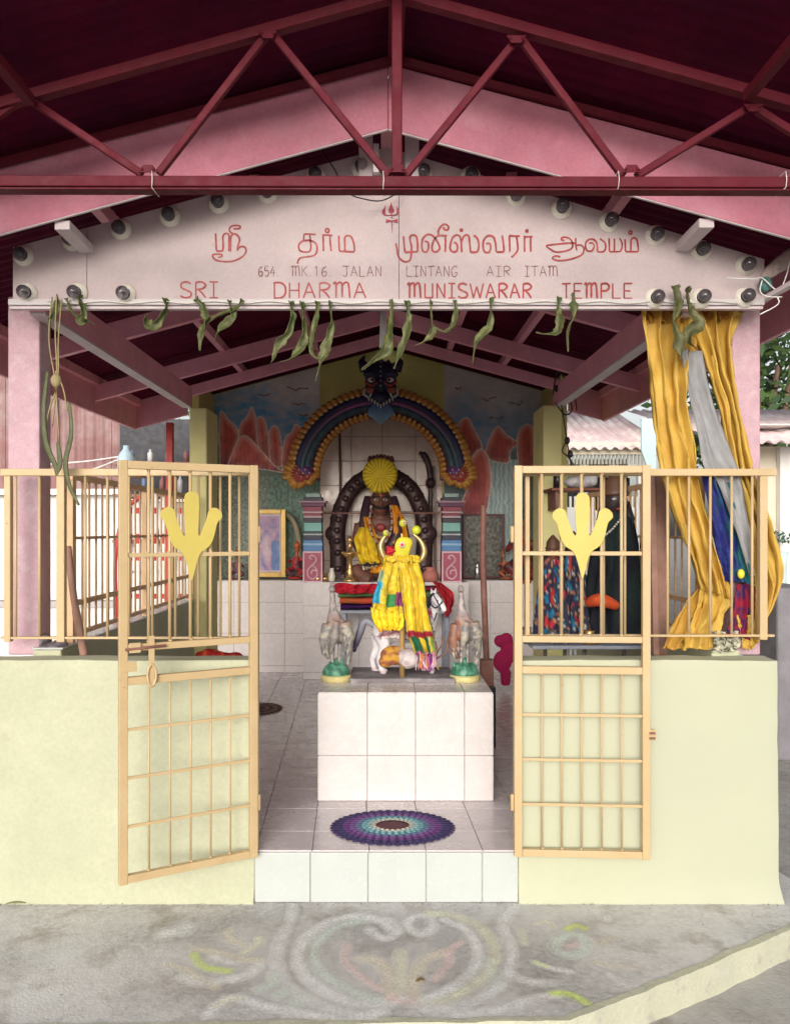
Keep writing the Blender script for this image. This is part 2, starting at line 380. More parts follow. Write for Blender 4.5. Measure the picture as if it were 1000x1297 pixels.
def Zr(pts): return [((x*.44+560-180)/.52, (y*.44)/.52) for x, y in pts]
chalk(Zr([(420,50),(450,65),(470,80)]), .034, WH, .45)
chalk(Zr([(330,150),(330,170),(370,185),(405,170),(400,130),(360,125)]), .030, GR, .6, True)
chalk(Zr([(360,110),(385,100),(410,108)]), .020, LM, .65); chalk(Zr([(365,160),(385,155)]), .022, PK, .55)
chalk(Zr([(270,95),(300,90),(320,105)]), .02, CR, .5); chalk(Zr([(225,110),(235,150)]), .02, YE, .5)
chalk(Zr([(265,205),(310,222),(365,232)]), .020, WH, .6); chalk(Zr([(265,205),(300,218)]), .014, LM, .4)
chalk(Zr([(200,240),(250,260),(315,265)]), .024, WH, .55); chalk(Zr([(440,205),(480,212),(550,222)]), .020, CR, .45)
chalk(Zr([(480,240),(510,265)]), .018, WH, .5); chalk(Zr([(450,150),(490,135)]), .022, CR, .35)
chalk(Zr([(40,352),(150,345),(260,310),(330,300)]), .026, WH, .6)
chalk(Zr([(320,295),(365,298),(415,322)]), .020, LM, .85)
chalk(Zr([(130,200),(160,280)]), .03, GR, .25)
al = al+.10*np.exp(-((X+.05)/.75)**4-((Y-3.05)/.32)**4)*(al < .1)
colr = np.where(al[..., None] > .01, np.clip(colr/np.maximum(al[..., None], .01), 0, .86), 0.7)
mb = MB(); vs = np.stack([X, Y, np.full_like(X, .004)], -1).reshape(-1, 3)
mb.v = [tuple(v) for v in vs]; mb.c = [tuple(c)+(a,) for c, a in zip(colr.reshape(-1, 3), al.ravel())]
mb.f = [(j*(nx+1)+i, j*(nx+1)+i+1, (j+1)*(nx+1)+i+1, (j+1)*(nx+1)+i) for j in range(ny) for i in range(nx)]; mb.sm = [True]*len(mb.f)
mc = bpy.data.materials.new('chalk_powder'); mc.use_nodes = True; nt = mc.node_tree; N = nt.nodes; L = nt.links
b = N['Principled BSDF']; b.inputs['Roughness'].default_value = 1; b.inputs['Specular IOR Level'].default_value = .05
at = N.new('ShaderNodeAttribute'); at.attribute_name = 'Col'; L.new(at.outputs['Color'], b.inputs['Base Color'])
n1 = N.new('ShaderNodeTexNoise'); n1.inputs['Scale'].default_value = 85; n1.inputs['Detail'].default_value = 4
n2 = N.new('ShaderNodeTexNoise'); n2.inputs['Scale'].default_value = 14; n2.inputs['Detail'].default_value = 5
tc = N.new('ShaderNodeTexCoord'); L.new(tc.outputs['Object'], n1.inputs['Vector']); L.new(tc.outputs['Object'], n2.inputs['Vector'])
r1 = N.new('ShaderNodeMapRange'); r1.inputs[1].default_value = .38; r1.inputs[2].default_value = .60; r1.inputs[3].default_value = .62; L.new(n1.outputs[0], r1.inputs[0])
r2 = N.new('ShaderNodeMapRange'); r2.inputs[1].default_value = .33; r2.inputs[2].default_value = .62; r2.inputs[3].default_value = .6; L.new(n2.outputs[0], r2.inputs[0])
m1 = N.new('ShaderNodeMath'); m1.operation = 'MULTIPLY'; L.new(r1.outputs[0], m1.inputs[0]); L.new(r2.outputs[0], m1.inputs[1])
m2 = N.new('ShaderNodeMath'); m2.operation = 'MULTIPLY'; L.new(m1.outputs[0], m2.inputs[0]); L.new(at.outputs['Alpha'], m2.inputs[1])
L.new(m2.outputs[0], b.inputs['Alpha'])
mb.build('rangoli', mc, label='pastel chalk powder rangoli with lotus and scrolls on the grey concrete forecourt', cat='rangoli', fix=False)

M_grit = mat('grit_stone', (1,1,1), .95, .1, 40, vcol=True)
GRIT.build('grit', M_grit, label='scattered grit and crumbs along the wall foot and kerb of the forecourt', cat='grit', kind='stuff', fix=False)
# ------------------------------------------------------------ parapet walls
YF = 3.472
def wall_sheet(name, x0, x1, label):
    """front parapet with a slightly uneven hand-plastered face"""
    mb = MB(); mb.box(x0, x1, YF, YF+.13, -.02, 1.066)
    o = mb.build(name, M_yel if x0 < 0 else M_yel2, label=label, cat='wall'); me = o.data
    bm = bmesh.new(); bm.from_mesh(me); bmesh.ops.subdivide_edges(bm, edges=bm.edges, cuts=24, use_grid_fill=True)
    for v in bm.verts:
        w = v.co+o.location; zz = w.z
        fl = .018*max(0, .06-zz)/.06 if w.y < YF+.01 else 0
        v.co += Vector((.003*fbm(w.y*6, w.z*5, 2), .004*fbm(w.x*4, w.z*4)-fl, (.0045*fbm(w.x*5, w.y*5, 7) if zz > 1 else 0)))
        if w.x > x1-.01 and x1 > 1.5: v.co.x += .018*max(0, (.14-zz)/.14)**1.5+.006*(1-zz)
    for f in bm.faces: f.smooth = True
    bm.to_mesh(me); bm.free()
    bv = o.modifiers.new('bevel', 'BEVEL'); bv.width = .012; bv.segments = 3; bv.limit_method = 'ANGLE'; bv.angle_limit = R(50)
    return o
wall_sheet('parapet_wall', -1.82, -.566, 'left cream-yellow plastered parapet wall with the skewed open gate leaning before it')
wall_sheet('parapet_wall', .594, 1.735, 'right cream-yellow plastered parapet wall below the gold curtain')
mb = MB(); mb.box(-1.60, -1.47, YF+.134, 6.15, -.02, 1.09)
w = mb.build('side_wall', M_yel, label='low yellow side wall running back along the left of the shrine', cat='wall', bevel=.008)
MB().box(-1.605, -1.465, YF+.14, 6.148, 1.092, 1.100).build('wall_capping', M_tile, w)
mb = MB(); mb.box(1.50, 1.63, YF+.134, 6.15, -.02, 1.09)
w = mb.build('side_wall', M_yel, label='low yellow side wall running back along the right of the shrine', cat='wall', bevel=.008)
MB().box(1.495, 1.605, YF+.14, 6.148, 1.092, 1.100).build('wall_capping', M_tile, w)

# step with riser tiles
st = thing('entrance_step', (0,3.5,0), 'white tiled step between the two yellow parapet walls', 'step')
MB().box(-.566, .594, YF+.006, 3.62, -.02, .222).build('core', M_groutw, st)
xs = [(-.564,-.322),(-.317,-.068),(-.064,.187),(.191,.433),(.438,.592)]
for a, b_ in xs: MB().box(a, b_, YF-.002, YF+.012, .002, .219).build('tile', M_tile, st, bevel=.002)

# ------------------------------------------------------------ floor tiles
fl = MB().box(-1.47, 1.50, 3.60, 8.1, -.02, .222).build('floor', M_grout, kind='structure')
sk = -.042
def ftile(y0, y1, w=.25, gp=.0016):
    d = y1-y0-2*gp; return MB().prismz([(gp, 0), (w-gp, 0), (w-gp+sk*d, d), (gp+sk*d, d)], -.006, 0)
src = {}; yrows = [YF-.004]+[3.69+.30*k for k in range(16)]
for r, (ya, yb) in enumerate(zip(yrows[:-1], yrows[1:])):
    yb = min(yb, 8.1); key = round(yb-ya, 3)
    for c in range(-6, 8):
        x0 = -.312+.25*c+sk*(ya-YF)
        if x0 < -1.40 or x0+.25 > 1.56: continue
        if r == 0 and (x0+.25 < -.55 or x0 > .59): continue
        loc = (x0, ya+.002, .2305+.0004*random.random())
        if key not in src:
            t = ftile(ya, yb).build('tile', M_tilef, fl, org=(0,0,0), bevel=.0012); src[key] = t
            t.location = Vector(loc)-worg(fl); t['_w'] = loc
        else: inst(src[key], loc, fl)

# ------------------------------------------------------------ tiled masonry helper
def tiled_box(root, x0, x1, y0, y1, z0, z1, m, tx, tz, faces='ftlr', tzs=None, txs=None, tys=None, g=.0018, th=.006, gm=None):
    """core plus individual tiles on the faces asked for"""
    MB().box(x0+th*.5, x1-th*.5, y0+th*.5, y1-th*.5, z0, z1-th*.5).build('core', gm or M_grout, root)
    def cuts(a, b, t, given):
        if given: return given
        c = [a];
        while c[-1]+t < b-.02: c.append(c[-1]+t)
        c.append(b); return c
    cx = cuts(x0, x1, tx, txs); cz = cuts(z0, z1, tz, tzs); cy = cuts(y0, y1, tx, tys)
    cache = {}
    def tile(k, dims, loc):
        kk = (k,)+tuple(round(d, 4) for d in dims)
        if kk in cache: return inst(cache[kk], loc, root)
        o = MB().box(0, dims[0], 0, dims[1], 0, dims[2]).build('tile', m, root, org=(0,0,0), bevel=.0015)
        o.location = Vector(loc)-worg(root); o['_w'] = loc; cache[kk] = o
    for a, b_ in zip(cx[:-1], cx[1:]):
        if 'f' in faces:
            for c, d in zip(cz[:-1], cz[1:]): tile('f', (b_-a-2*g, th, d-c-2*g), (a+g, y0-th*.5+.0006*random.random(), c+g))
        if 't' in faces:
            for c, d in zip(cy[:-1], cy[1:]): tile('t', (b_-a-2*g, d-c-2*g, th), (a+g, c+g, z1-th*.5))
    for c, d in zip(cy[:-1], cy[1:]):
        for e, f in zip(cz[:-1], cz[1:]):
            if 'l' in faces: tile('l', (th, d-c-2*g, f-e-2*g-.003), (x0-th*.5, c+g, e+g))
            if 'r' in faces: tile('l', (th, d-c-2*g, f-e-2*g-.003), (x1-th*.5, c+g, e+g))
YP = 4.10; FZ = .231
pl = thing('plinth', (.11, 4.3, FZ), 'low tiled plinth in the entrance carrying the horse statue', 'plinth')
px2x = lambda px, Yv: (px-CX)*Yv/F
tiled_box(pl, px2x(403,YP), px2x(624,YP), YP, 4.76, FZ, ZC-.207*YP, M_tilep, .254, .25, 'ftlr', tzs=[FZ, ZC-.286*YP, ZC-.207*YP],
          txs=[px2x(p,YP) for p in (403,465,526,588,624)], tys=[4.10,4.32,4.54,4.76])
al_ = thing('altar', (0, 7.6, FZ), 'long pinkish tiled altar counter across the back of the shrine', 'altar')
Y1, Y2, YW = 7.42, 7.78, 8.15; ZT = 1.143
tiled_box(al_, px2x(384,Y1), px2x(593,Y1), Y1, YW, FZ, ZT, M_tilep, .26, .3, 'ftlr', tzs=[FZ,.30,.62,.925,ZT], tys=[Y1,7.6,7.78,YW])
tiled_box(al_, -1.72, px2x(384,Y1)-.004, Y2, YW, FZ, ZT-.006, M_tilep, .25, .3, 'ft', tzs=[FZ,.30,.62,.925,ZT-.006], tys=[Y2,YW])
tiled_box(al_, px2x(593,Y1)+.004, 1.62, Y2, YW, FZ, ZT-.006, M_tilep, .25, .3, 'ft', tzs=[FZ,.30,.62,.925,ZT-.006], tys=[Y2,YW])

# ------------------------------------------------------------ rear wall, mural, tile backdrop
RX, RZ, SL = .02, 3.44, .27
def rz(x): return RZ-SL*abs(x-RX)
rw = thing('rear_wall', (0, 8.2, 0), 'rear wall of the shrine painted with mountains, birds and a waterfall', 'wall')
mb = MB(); mb.prism([(-1.85,-.02),(1.72,-.02),(1.72,rz(1.72)+.078),(RX,RZ+.078),(-1.85,rz(-1.85)+.078)], YW+.012, YW+.14); mb.build('masonry', M_rear, rw)
def noise2(a, b, s=0): return fbm(a*.05, b*.05, s)
def paint_mural(x0, x1, y0, y1, nx_, ny_, fn, name, lab=None):
    """a painting on the wall; fn gives the colour at mural coordinates"""
    mb = MB()
    top = lambda px: None
    def pos(u, v):
        px = x0+(x1-x0)*u; p = P(px, 0, YW+.008); zt = rz(p.x)+.07; zb = ZC-(y1-CY)*YW/F
        return Vector((p.x, YW+.008, zt+(zb-zt)*v))
    def colf(u, v):
        p = pos(u, v); px = p.x*F/YW+CX; py = CY-(p.z-ZC)*F/YW; return fn(px, py)
    mb.grid(pos, nx_, ny_, colf, sm=False); mb.c = [tuple(min(.85, x*1.45) for x in c) for c in mb.c]; return mb.build(name, M_vm, rw, label=lab, fix=False)
def inside(px, py, poly):
    c = False; n = len(poly)
    for i in range(n):
        x1_, y1_ = poly[i]; x2_, y2_ = poly[(i+1) % n]
        if (y1_ > py) != (y2_ > py) and px < (x2_-x1_)*(py-y1_)/(y2_-y1_)+x1_: c = not c
    return c
def dist(px, py, poly, closed=True):
    b = 1e9; n = len(poly)
    for i in range(n if closed else n-1):
        x0, y0 = poly[i]; x1, y1 = poly[(i+1) % n]; dx, dy = x1-x0, y1-y0
        t = max(0, min(1, ((px-x0)*dx+(py-y0)*dy)/(dx*dx+dy*dy+1e-9))); b = min(b, math.hypot(px-x0-t*dx, py-y0-t*dy))
    return b
def mixc(a, b, t): t = max(0, min(1, t)); return tuple(a[i]*(1-t)+b[i]*t for i in range(3))
def ZL(pts): return [(270+x/4.807, 470+y/4.807) for x, y in pts]   # left mural sketch units
def ZRr(pts): return [(560+x/4.806, 470+y/4.806) for x, y in pts]
def smp(p): return [(q.x, q.y) for q in catmull([(x, y, 0) for x, y in p], 4, True)]
mtL = [smp(ZL(p)) for p in ([(40,250),(100,300),(150,350),(160,420),(110,560),(40,560)],
   [(160,330),(205,270),(235,215),(262,290),(280,420),(250,480),(160,480)], [(262,290),(300,280),(330,350),(350,540),(300,520),(265,420)],
   [(335,370),(380,330),(410,390),(420,570),(350,560)], [(430,420),(470,370),(505,320),(560,400),(560,640),(420,600)],
   [(90,560),(130,450),(165,398),(215,400),(300,490),(370,570),(440,620),(300,600),(95,580)])]
mtR = [smp(ZRr(p)) for p in ([(90,330),(155,280),(200,360),(245,460),(200,520),(60,520)],
   [(265,470),(330,335),(400,390),(470,440),(420,480),(400,560),(290,540)], [(455,400),(500,325),(560,360),(560,620),(470,600)],
   [(160,560),(230,470),(280,520),(300,640),(290,760),(250,880),(110,860),(150,700)])]
birdsL = [ZL([(450,95),(480,105),(500,120),(520,105),(580,105)]), ZL([(480,195),(520,205),(530,195),(560,200)]), ZL([(270,140),(310,150),(350,135)]), ZL([(520,265),(550,272),(580,262)])]
birdsR = [ZRr([(240,165),(275,180),(290,165),(330,155)]), ZRr([(400,190),(450,195),(465,210),(490,180)]), ZRr([(280,280),(330,285),(350,290),(370,275)]), ZRr([(80,100),(100,110),(115,95)])]
REDm = (.50,.09,.07); SKY = (.52,.50,.50); BLU = (.03,.22,.42); LINE = (.80,.64,.58); GRN = (.10,.14,.10); DRK = (.045,.045,.06)
def mural(px, py, mts, birds, right):
    n = noise2(px*2, py*2)
    ridge = 540
    allv = [q for m_ in mts for q in m_]
    near = min((math.hypot(px-x, (py-y)) for m_ in mts[:5] for x, y in m_[::3]), default=99)
    c = mixc(BLU, SKY, (near-9)/34+.25*n)
    c = mixc(c, (.44,.36,.36), .3+.4*noise2(px, py*3, 4))
    if right: c = mixc(c, (.28,.26,.28), .30)
    for bd in birds:
        if dist(px, py, bd, False) < .75: c = (.16,.07,.07)
    lo = 588 if not right else 590
    if py > lo-30: c = mixc(c, GRN if not right else (.08,.11,.12), (py-lo+30)/15)
    if right and 612 < px < 655 and py > 582: c = mixc((.18,.25,.27), (.34,.42,.42), .5+.5*math.sin(px*1.1+3*n)); 
    for m_ in mts:
        if inside(px, py, m_):
            d = dist(px, py, m_); top = min(y for _, y in m_); bot = max(y for _, y in m_); t = (py-top)/(bot-top)
            c = mixc((.72,.36,.30), REDm, d/8); c = mixc(c, (.13,.02,.035), (t-.32)*1.15+.30*n+.1*math.sin(px*1.1+3*n))
            if right: c = mixc(c, (.12,.025,.03), .20)
            if d < 1.2: c = mixc(LINE, c, d/1.4)
    if py > lo+14 and not right:
        k = noise.noise(Vector((px*.35, py*.22, 1))); k2 = noise.noise(Vector((px*.8, py*.5, 5)))
        c = mixc((.05,.08,.07), (.18,.22,.17), .5+.6*k+.3*k2)
        if px < 340 and k2 > .25: c = mixc(c, (.35,.33,.30), .6)
        if px > 340 and k > .05: c = mixc(c, (.10,.26,.20), .6)
    return c
xl0, xl1 = 485-1.74*F/YW, 405
paint_mural(xl0, xl1, 450, 740, 170, 250, lambda a, b_: mural(a, b_, mtL, birdsL, False), 'mural_panel', 'painted red mountains under a blue and grey sky')
paint_mural(562, 485+1.63*F/YW, 450, 740, 150, 230, lambda a, b_: mural(a, b_, mtR, birdsR, True), 'mural_panel', 'darker painted mountains with a waterfall')
# beige tile backdrop behind the idol
tb = thing('tile_backdrop', (-.05, 8.14, ZT), 'beige tiled backdrop on the wall behind the main idol', 'tiled panel')
bx = [px2x(p, YW) for p in (405,445,484,526,560)]; bz = [ZC-(p-CY)*YW/F for p in (738,710,679,648,615,584,553,520)]
MB().box(bx[0], bx[-1], YW-.004, YW+.011, bz[0], bz[-1]).build('backing', M_grout, tb)
for a, b_ in zip(bx[:-1], bx[1:]):
    for c, d in zip(bz[:-1], bz[1:]):
        MB().box(a+.003, b_-.003, YW-.010+.001*random.random(), YW-.004, c+.003, d-.003).build('tile', M_tileb, tb, bevel=.002)
# side walls of the sanctum and yellow piers
mb = MB(); mb.prism([(-1.82,-.02),(-1.75,-.02),(-1.75,rz(-1.75)+.07),(-1.82,rz(-1.82)+.07)], 7.5, YW+.01); mb.build('sanctum_wall', M_rear, label='left inner wall beside the mural in the shrine', cat='wall')
mb = MB(); mb.prism([(1.64,-.02),(1.70,-.02),(1.70,rz(1.70)+.07),(1.64,rz(1.64)+.07)], 7.3, YW+.01); mb.build('sanctum_wall', M_rear, label='right inner wall beside the waterfall mural', cat='wall')
M_pier = mat('pier_yellow', (.66,.62,.30), .8, .07, 5, .3, 50, stain=((.56,.50,.22), 3, .55, .75), spec=.3)
MB().box(-1.52, -1.385, 6.2, 6.62, .2, 2.60).build('pier', M_pier, label='pale yellow pier at the left of the mural, full height', cat='pillar', bevel=.01)
MB().box(1.255, 1.40, 6.2, 6.62, .2, 2.62).build('pier', M_pier, label='pale yellow pier at the right with wires hanging from its top', cat='pillar', bevel=.01)
MB().box(-1.535, -1.375, 3.64, 3.70, 2.6, 2.61)
# front pillars
MB().box(-1.735, -1.588, 3.65, 3.78, 1.06, 2.72).build('pillar', M_pil, label='left pink pillar under the end of the signboard', cat='pillar', bevel=.008)
MB().box(1.612, 1.744, 3.65, 3.78, 1.06, 2.72).build('pillar', M_pil, label='right pink pillar behind the gathered gold curtain', cat='pillar', bevel=.008)

# ------------------------------------------------------------ pavilion roof
YR0, YR1 = 3.20, 7.62; XL, XR = -2.38, 2.12
pr = thing('pavilion_roof', (0, 5.4, 2.6), 'low gabled shrine roof with pink rafters under maroon sheets', 'roof')
def corr(mb, xa, za, xb, zb, y0, y1, per=.076, amp=.0055):
    n = max(6, int((y1-y0)/per*6)); vs = []
    for t in (0, 1):
        for i in range(n+1):
            y = y0+(y1-y0)*i/n; z = amp*math.cos(2*math.pi*y/per); vs.append((xa+(xb-xa)*t, y, za+(zb-za)*t+z))
    mb.smooth = True; mb.add(vs, [(i, i+1, n+1+i+1, n+1+i) for i in range(n)]); mb.smooth = False
def roof_sheets(root, ridx, ridz, xl, xr, sl, y0, y1, w=.80):
    y = y0; k = 0
    while y < y1-.05:
        ye = min(y+w+.085, y1)
        for xe in (xl, xr):
            mb = MB(); dz = .004*(k % 2); ze = ridz-sl*abs(xe-ridx); sgn = -1 if xe < ridx else 1
            corr(mb, ridx+sgn*.01, ridz+dz+.012, xe, ze+dz+.012, y, ye); mb.build('roof_sheet', M_roof, root, fix=False)
        y += w; k += 1
roof_sheets(pr, RX, RZ+.075, XL, XR, SL, YR0+.03, YR1)
def gable(root, name, yc, w, h, zt, m, xl=XL, xr=XR, sl=SL, rx=RX):
    """a pair of rafters; zt = top at the ridge"""
    for xe in (xl, xr):
        s = -1 if xe < rx else 1; ze = zt-sl*abs(xe-rx)
        MB().prism([(rx+s*.001, zt), (xe, ze), (xe, ze-h), (rx+s*.001, zt-h)], yc-w/2, yc+w/2).build(name, m, root, bevel=.004)
for yc in (5.15, 6.5): gable(pr, 'rafter', yc, .05, .13, RZ+.03, M_beam)
roof_sheets(pr, RX, RZ+.079, -1.95, 1.86, SL, YR1-.085, 8.42)
for s_, xa, xe in ((-1,-1.88,XL),(1,1.78,XR)):
    za, ze = RZ+.085-SL*abs(xa-RX), RZ+.085-SL*abs(xe-RX)
    MB().prism([(xa,za),(xe,ze),(xe,ze-.265),(xa,za-.265)], YR1-.03, YR1).build('fascia_board', M_beam, pr, bevel=.004)
gable(pr, 'rafter', 7.35, .05, .10, RZ+.03, M_beam, -1.9, 1.8)
def purlin(x, y0, y1, w=.05, h=.07, m=M_beam, dz=.03):
    z = rz(x)+dz+.032; MB().box(x-w/2, x+w/2, y0, y1, z-h/2, z+h/2).build('purlin', m, pr, bevel=.003)
for x in (-1.32, 1.12): purlin(x, YR0+.036, YR1-.03)
for x in (-.62,.62): purlin(x, 3.8, YR1-.03, h=.05)
purlin(XL+.03, 3.5, YR1-.03); purlin(XR-.03, 3.5, YR1-.03)
MB().box(RX-.03, RX+.03, YR0+.032, YR1-.03, RZ-.06, RZ+.05).build('ridge_beam', M_beam, pr, bevel=.003)
for x, w_ in ((XL, .03), (XR, .03)):
    zt = RZ-SL*abs(x-RX)+.05; MB().box(x-w_/2, x+w_/2, YR0+.032, YR1-.032, zt-.24, zt).build('eave_board', M_beam, pr, bevel=.003)
# side tie beams, with pale strips that paint in the light on their undersides
for x in (-1.545, 1.375):
    z0 = 2.615
    MB().box(x-.035, x+.035, 3.52, 6.25, z0, z0+.15).build('side_beam', M_beam, pr, bevel=.004)
    MB().box(x-.036, x+.036, 3.53, 6.24, z0-.012, z0-.001).build('lit_underside_strip', M_bwhite, pr)
# front pink barge boards
def barge():
    for s, xe in ((-1, -2.55), (1, 2.45)):
        zt = 3.515; zb = 3.255; sl = .262
        pts = [(RX, zt), (xe, zt-sl*abs(xe-RX)), (xe, zb-.272*abs(xe-RX)), (RX, zb)]
        MB().prism([(x+s*.001 if x == RX else x, z) for x, z in pts], 3.176, 3.186).build('barge_board', M_fas, pr, bevel=.003)
        p2 = [(RX+s*.001, zb-.001), (xe, zb-.001-.272*abs(xe-RX)), (xe, zb-.005-.272*abs(xe-RX)), (RX+s*.001, zb-.005)]
        MB().prism(p2, 3.175, 3.187).build('board_edge', M_bwhite, pr)
barge()
for s, x in ((-1, -1.30), (1, 1.31)):   # pale bracket between barge board and signboard
    z = 3.235-.272*abs(x-RX); MB().beam((x, 3.198, z), (x, 3.47, z-.005), .062, .038).build('bracket', M_bwhite, pr, bevel=.003)
for x in (-.075, .125): MB().box(x-.03, x+.03, 3.405, 3.455, 3.12, 3.42).build('king_post', M_bwhite, pr, bevel=.003)
for x in (-.03, .05): MB().box(x-.012, x+.012, 3.33, 3.36, 3.15, 3.27).build('strut', M_bwhite, pr)

# ------------------------------------------------------------ forecourt canopy
cp = thing('canopy', (0, 2.5, 2.8), 'dark red steel canopy with trusses over the temple forecourt', 'canopy')
KX = .05; KZ = 3.56; KS = .278
roof_sheets(cp, KX, KZ+.03, -3.0, 3.0, KS, 2.30, 3.42)
YT = 2.75
def pt(px, py): return P(px, py, YT)
def member(name, a, b_, w, h=None, y=0):
    a = pt(*a); b_ = pt(*b_); a.y += y; b_.y += y; MB().beam(a, b_, h or w, w, up=(0,1,0)).build(name, M_truss, cp, bevel=.004)
bl = pt(0,231); MB().beam((-2.9,YT,2.853),(2.95,YT,2.842), .036, .038).build('bottom_chord', M_truss, cp, bevel=.004)
MB().beam((-2.9,YT+.012,2.8285),(2.95,YT+.012,2.8175), .05, .005).build('chord_flange', M_truss, cp)
for s, xe in ((-1,-2.95),(1,3.0)):
    MB().beam((KX,YT,KZ-.055),(xe,YT,KZ-.055-KS*abs(xe-KX)), .040, .037).build('top_chord', M_truss, cp, bevel=.004)
member('king_post', (502.5,-14), (502.5,223), .026, .036, .002)
web = [((343,40),(493,223)), ((338,42),(200,220)), ((32,122),(180,220)), ((30,122),(-118,222)), ((655,48),(512,223)), ((660,48),(790,222)), ((945,137),(806,222)), ((960,137),(1098,224))]
for i, (a, b_) in enumerate(web): member('web', a, b_, .023, .026, .003+.001*i)
for x in (-1.215, -2.2, 1.255, 2.25):   # purlins from truss to truss
    z = KZ-.055-KS*abs(x-KX)-.035 if abs(x) < 2 else KZ-.06-KS*abs(x-KX)
    MB().beam((x, 2.31, z), (x, YT-.03, z), .035, .035).build('brace', M_truss, cp, bevel=.003)
for x in ():
    z = KZ-.005-KS*abs(x-KX)
    MB().beam((x, 1.76, z), (x, 3.40, z), .05, .03).build('purlin', M_truss, cp, bevel=.003)
MB().box(KX-.03, KX+.03, 2.31, 3.16, KZ-.05, KZ+.0).build('ridge_purlin', M_truss, cp, bevel=.003)
for x in (-2.75, 2.8):
    MB().box(x-.04, x+.04, YT-.04, YT+.04, -.15, 2.82).build('post', M_truss, cp, bevel=.004)
for s, xe in ((-1,-2.95),(1,3.0)):    # dark angle strip along the top of the pink board
    MB().beam((KX,3.155,3.52),(xe,3.155,3.52-.262*abs(xe-KX)), .02, .03).build('edge_angle', M_truss, cp)
for i, (gx_0, gy_0, up_) in enumerate(((190,222,1),(503,222,1),(797,222,1),(340,44,-1),(652,50,-1),(33,124,-1),(950,136,-1))):   # welded gusset plates
    c = pt(gx_0, gy_0); w2, h2 = .034, .026
    MB().prism([(c.x-w2, c.z), (c.x+w2, c.z), (c.x+w2*.5, c.z+up_*h2), (c.x-w2*.5, c.z+up_*h2)], YT-.026, YT-.021).build('gusset_plate', M_truss, cp, bevel=.001)
    for s in (-.6, .6): MB().ell((c.x+s*w2, YT-.027, c.z+up_*.010), (.006,.004,.006), 8, 5).build('bolt', M_truss, cp)
for px in (195, 485, 780, 990):
    c = pt(px, 231); t = [c+Vector((0,-.026,-.028)), c+Vector((.002,-.028,.0)), c+Vector((0,-.026,.028)), c+Vector((0,.027,.028)), c+Vector((.003,.05,-.028)), c+Vector((0,-.026,-.028))]
    MB().tube(t, .0015, 5).build('cable_tie', M_porc, cp)
# ------------------------------------------------------------ signboard
YS = 3.462
sg = thing('signboard', (0, YS, 2.63), 'whitewashed gabled signboard hand-lettered in red Tamil and English', 'signboard')
def sx(px): return (px-CX)*YS/F
def sz(py): return ZC-(py-CY)*YS/F
def stop(px): return 186+.268*(490-px) if px < 490 else 186+.297*(px-490)
def panel(a, b_):
    pts = [(sx(a)+.001, sz(379)), (sx(b_)-.001, sz(379)), (sx(b_)-.001, sz(stop(b_)))]
    if a < 490 < b_: pts.append((sx(490), sz(stop(490))))
    pts.append((sx(a)+.001, sz(stop(a)))); MB().prism(pts, YS, YS+.02).build('board', M_sign, sg, bevel=.0015)
for a, b_ in ((16,110),(110,505),(505,968)): panel(a, b_)
MB().box(sx(12), sx(966), YS-.014, YS+.022, sz(387), sz(379.4)).build('bottom_batten', M_signw, sg, bevel=.002)
MB().box(sx(12), sx(966), YS+.0, YS+.03, sz(391), sz(387.5)).build('bottom_bead', M_bwhite, sg, bevel=.001)
MB().box(sx(20), sx(960), YS+.024, YS+.07, 2.64, 2.72).build('rear_rail', M_beam, sg)
KN = [0]
def stroke(mb, pts, w, smooth=True, k=7):
    """one painted brush stroke, flat on the board; w = width in metres"""
    KN[0] += 1; y = YS-.0012-.00004*(KN[0] % 40)
    q = catmull([(sx(a), 0, sz(b_)) for a, b_ in pts], k) if smooth else [Vector((sx(a), 0, sz(b_))) for a, b_ in pts]
    L = []; n = len(q)
    for i, p in enumerate(q):
        t = (q[min(i+1, n-1)]-q[max(i-1, 0)]); t = t.normalized() if t.length > 1e-6 else Vector((1,0,0))
        nn = Vector((-t.z, 0, t.x)); ww = w*.5*(1+.18*fbm(p.x*40, p.z*40, KN[0]))*(.75 if i in (0, n-1) else 1)
        L.append((p+nn*ww, p-nn*ww))
    vs = []
    for a, b_ in L: vs += [(a.x, y, a.z), (b_.x, y, b_.z)]
    mb.add(vs, [(2*i, 2*i+1, 2*i+3, 2*i+2) for i in range(n-1)])
def word(name, strokes, m, w, org=(0,0), sc=1., smooth=True, label=None):
    mb = MB()
    for s in strokes: stroke(mb, [(org[0]+x*sc, org[1]+y*sc) for x, y in s], w, smooth)
    mb.build(name, m, sg, label=label, fix=False)
def circ(cx, cy, r, a0=0, a1=360, n=9, ry=None):
    return [(cx+r*math.cos(R(a0+(a1-a0)*i/n)), cy+(ry or r)*math.sin(R(a0+(a1-a0)*i/n))) for i in range(n+1)]
TW = .0085
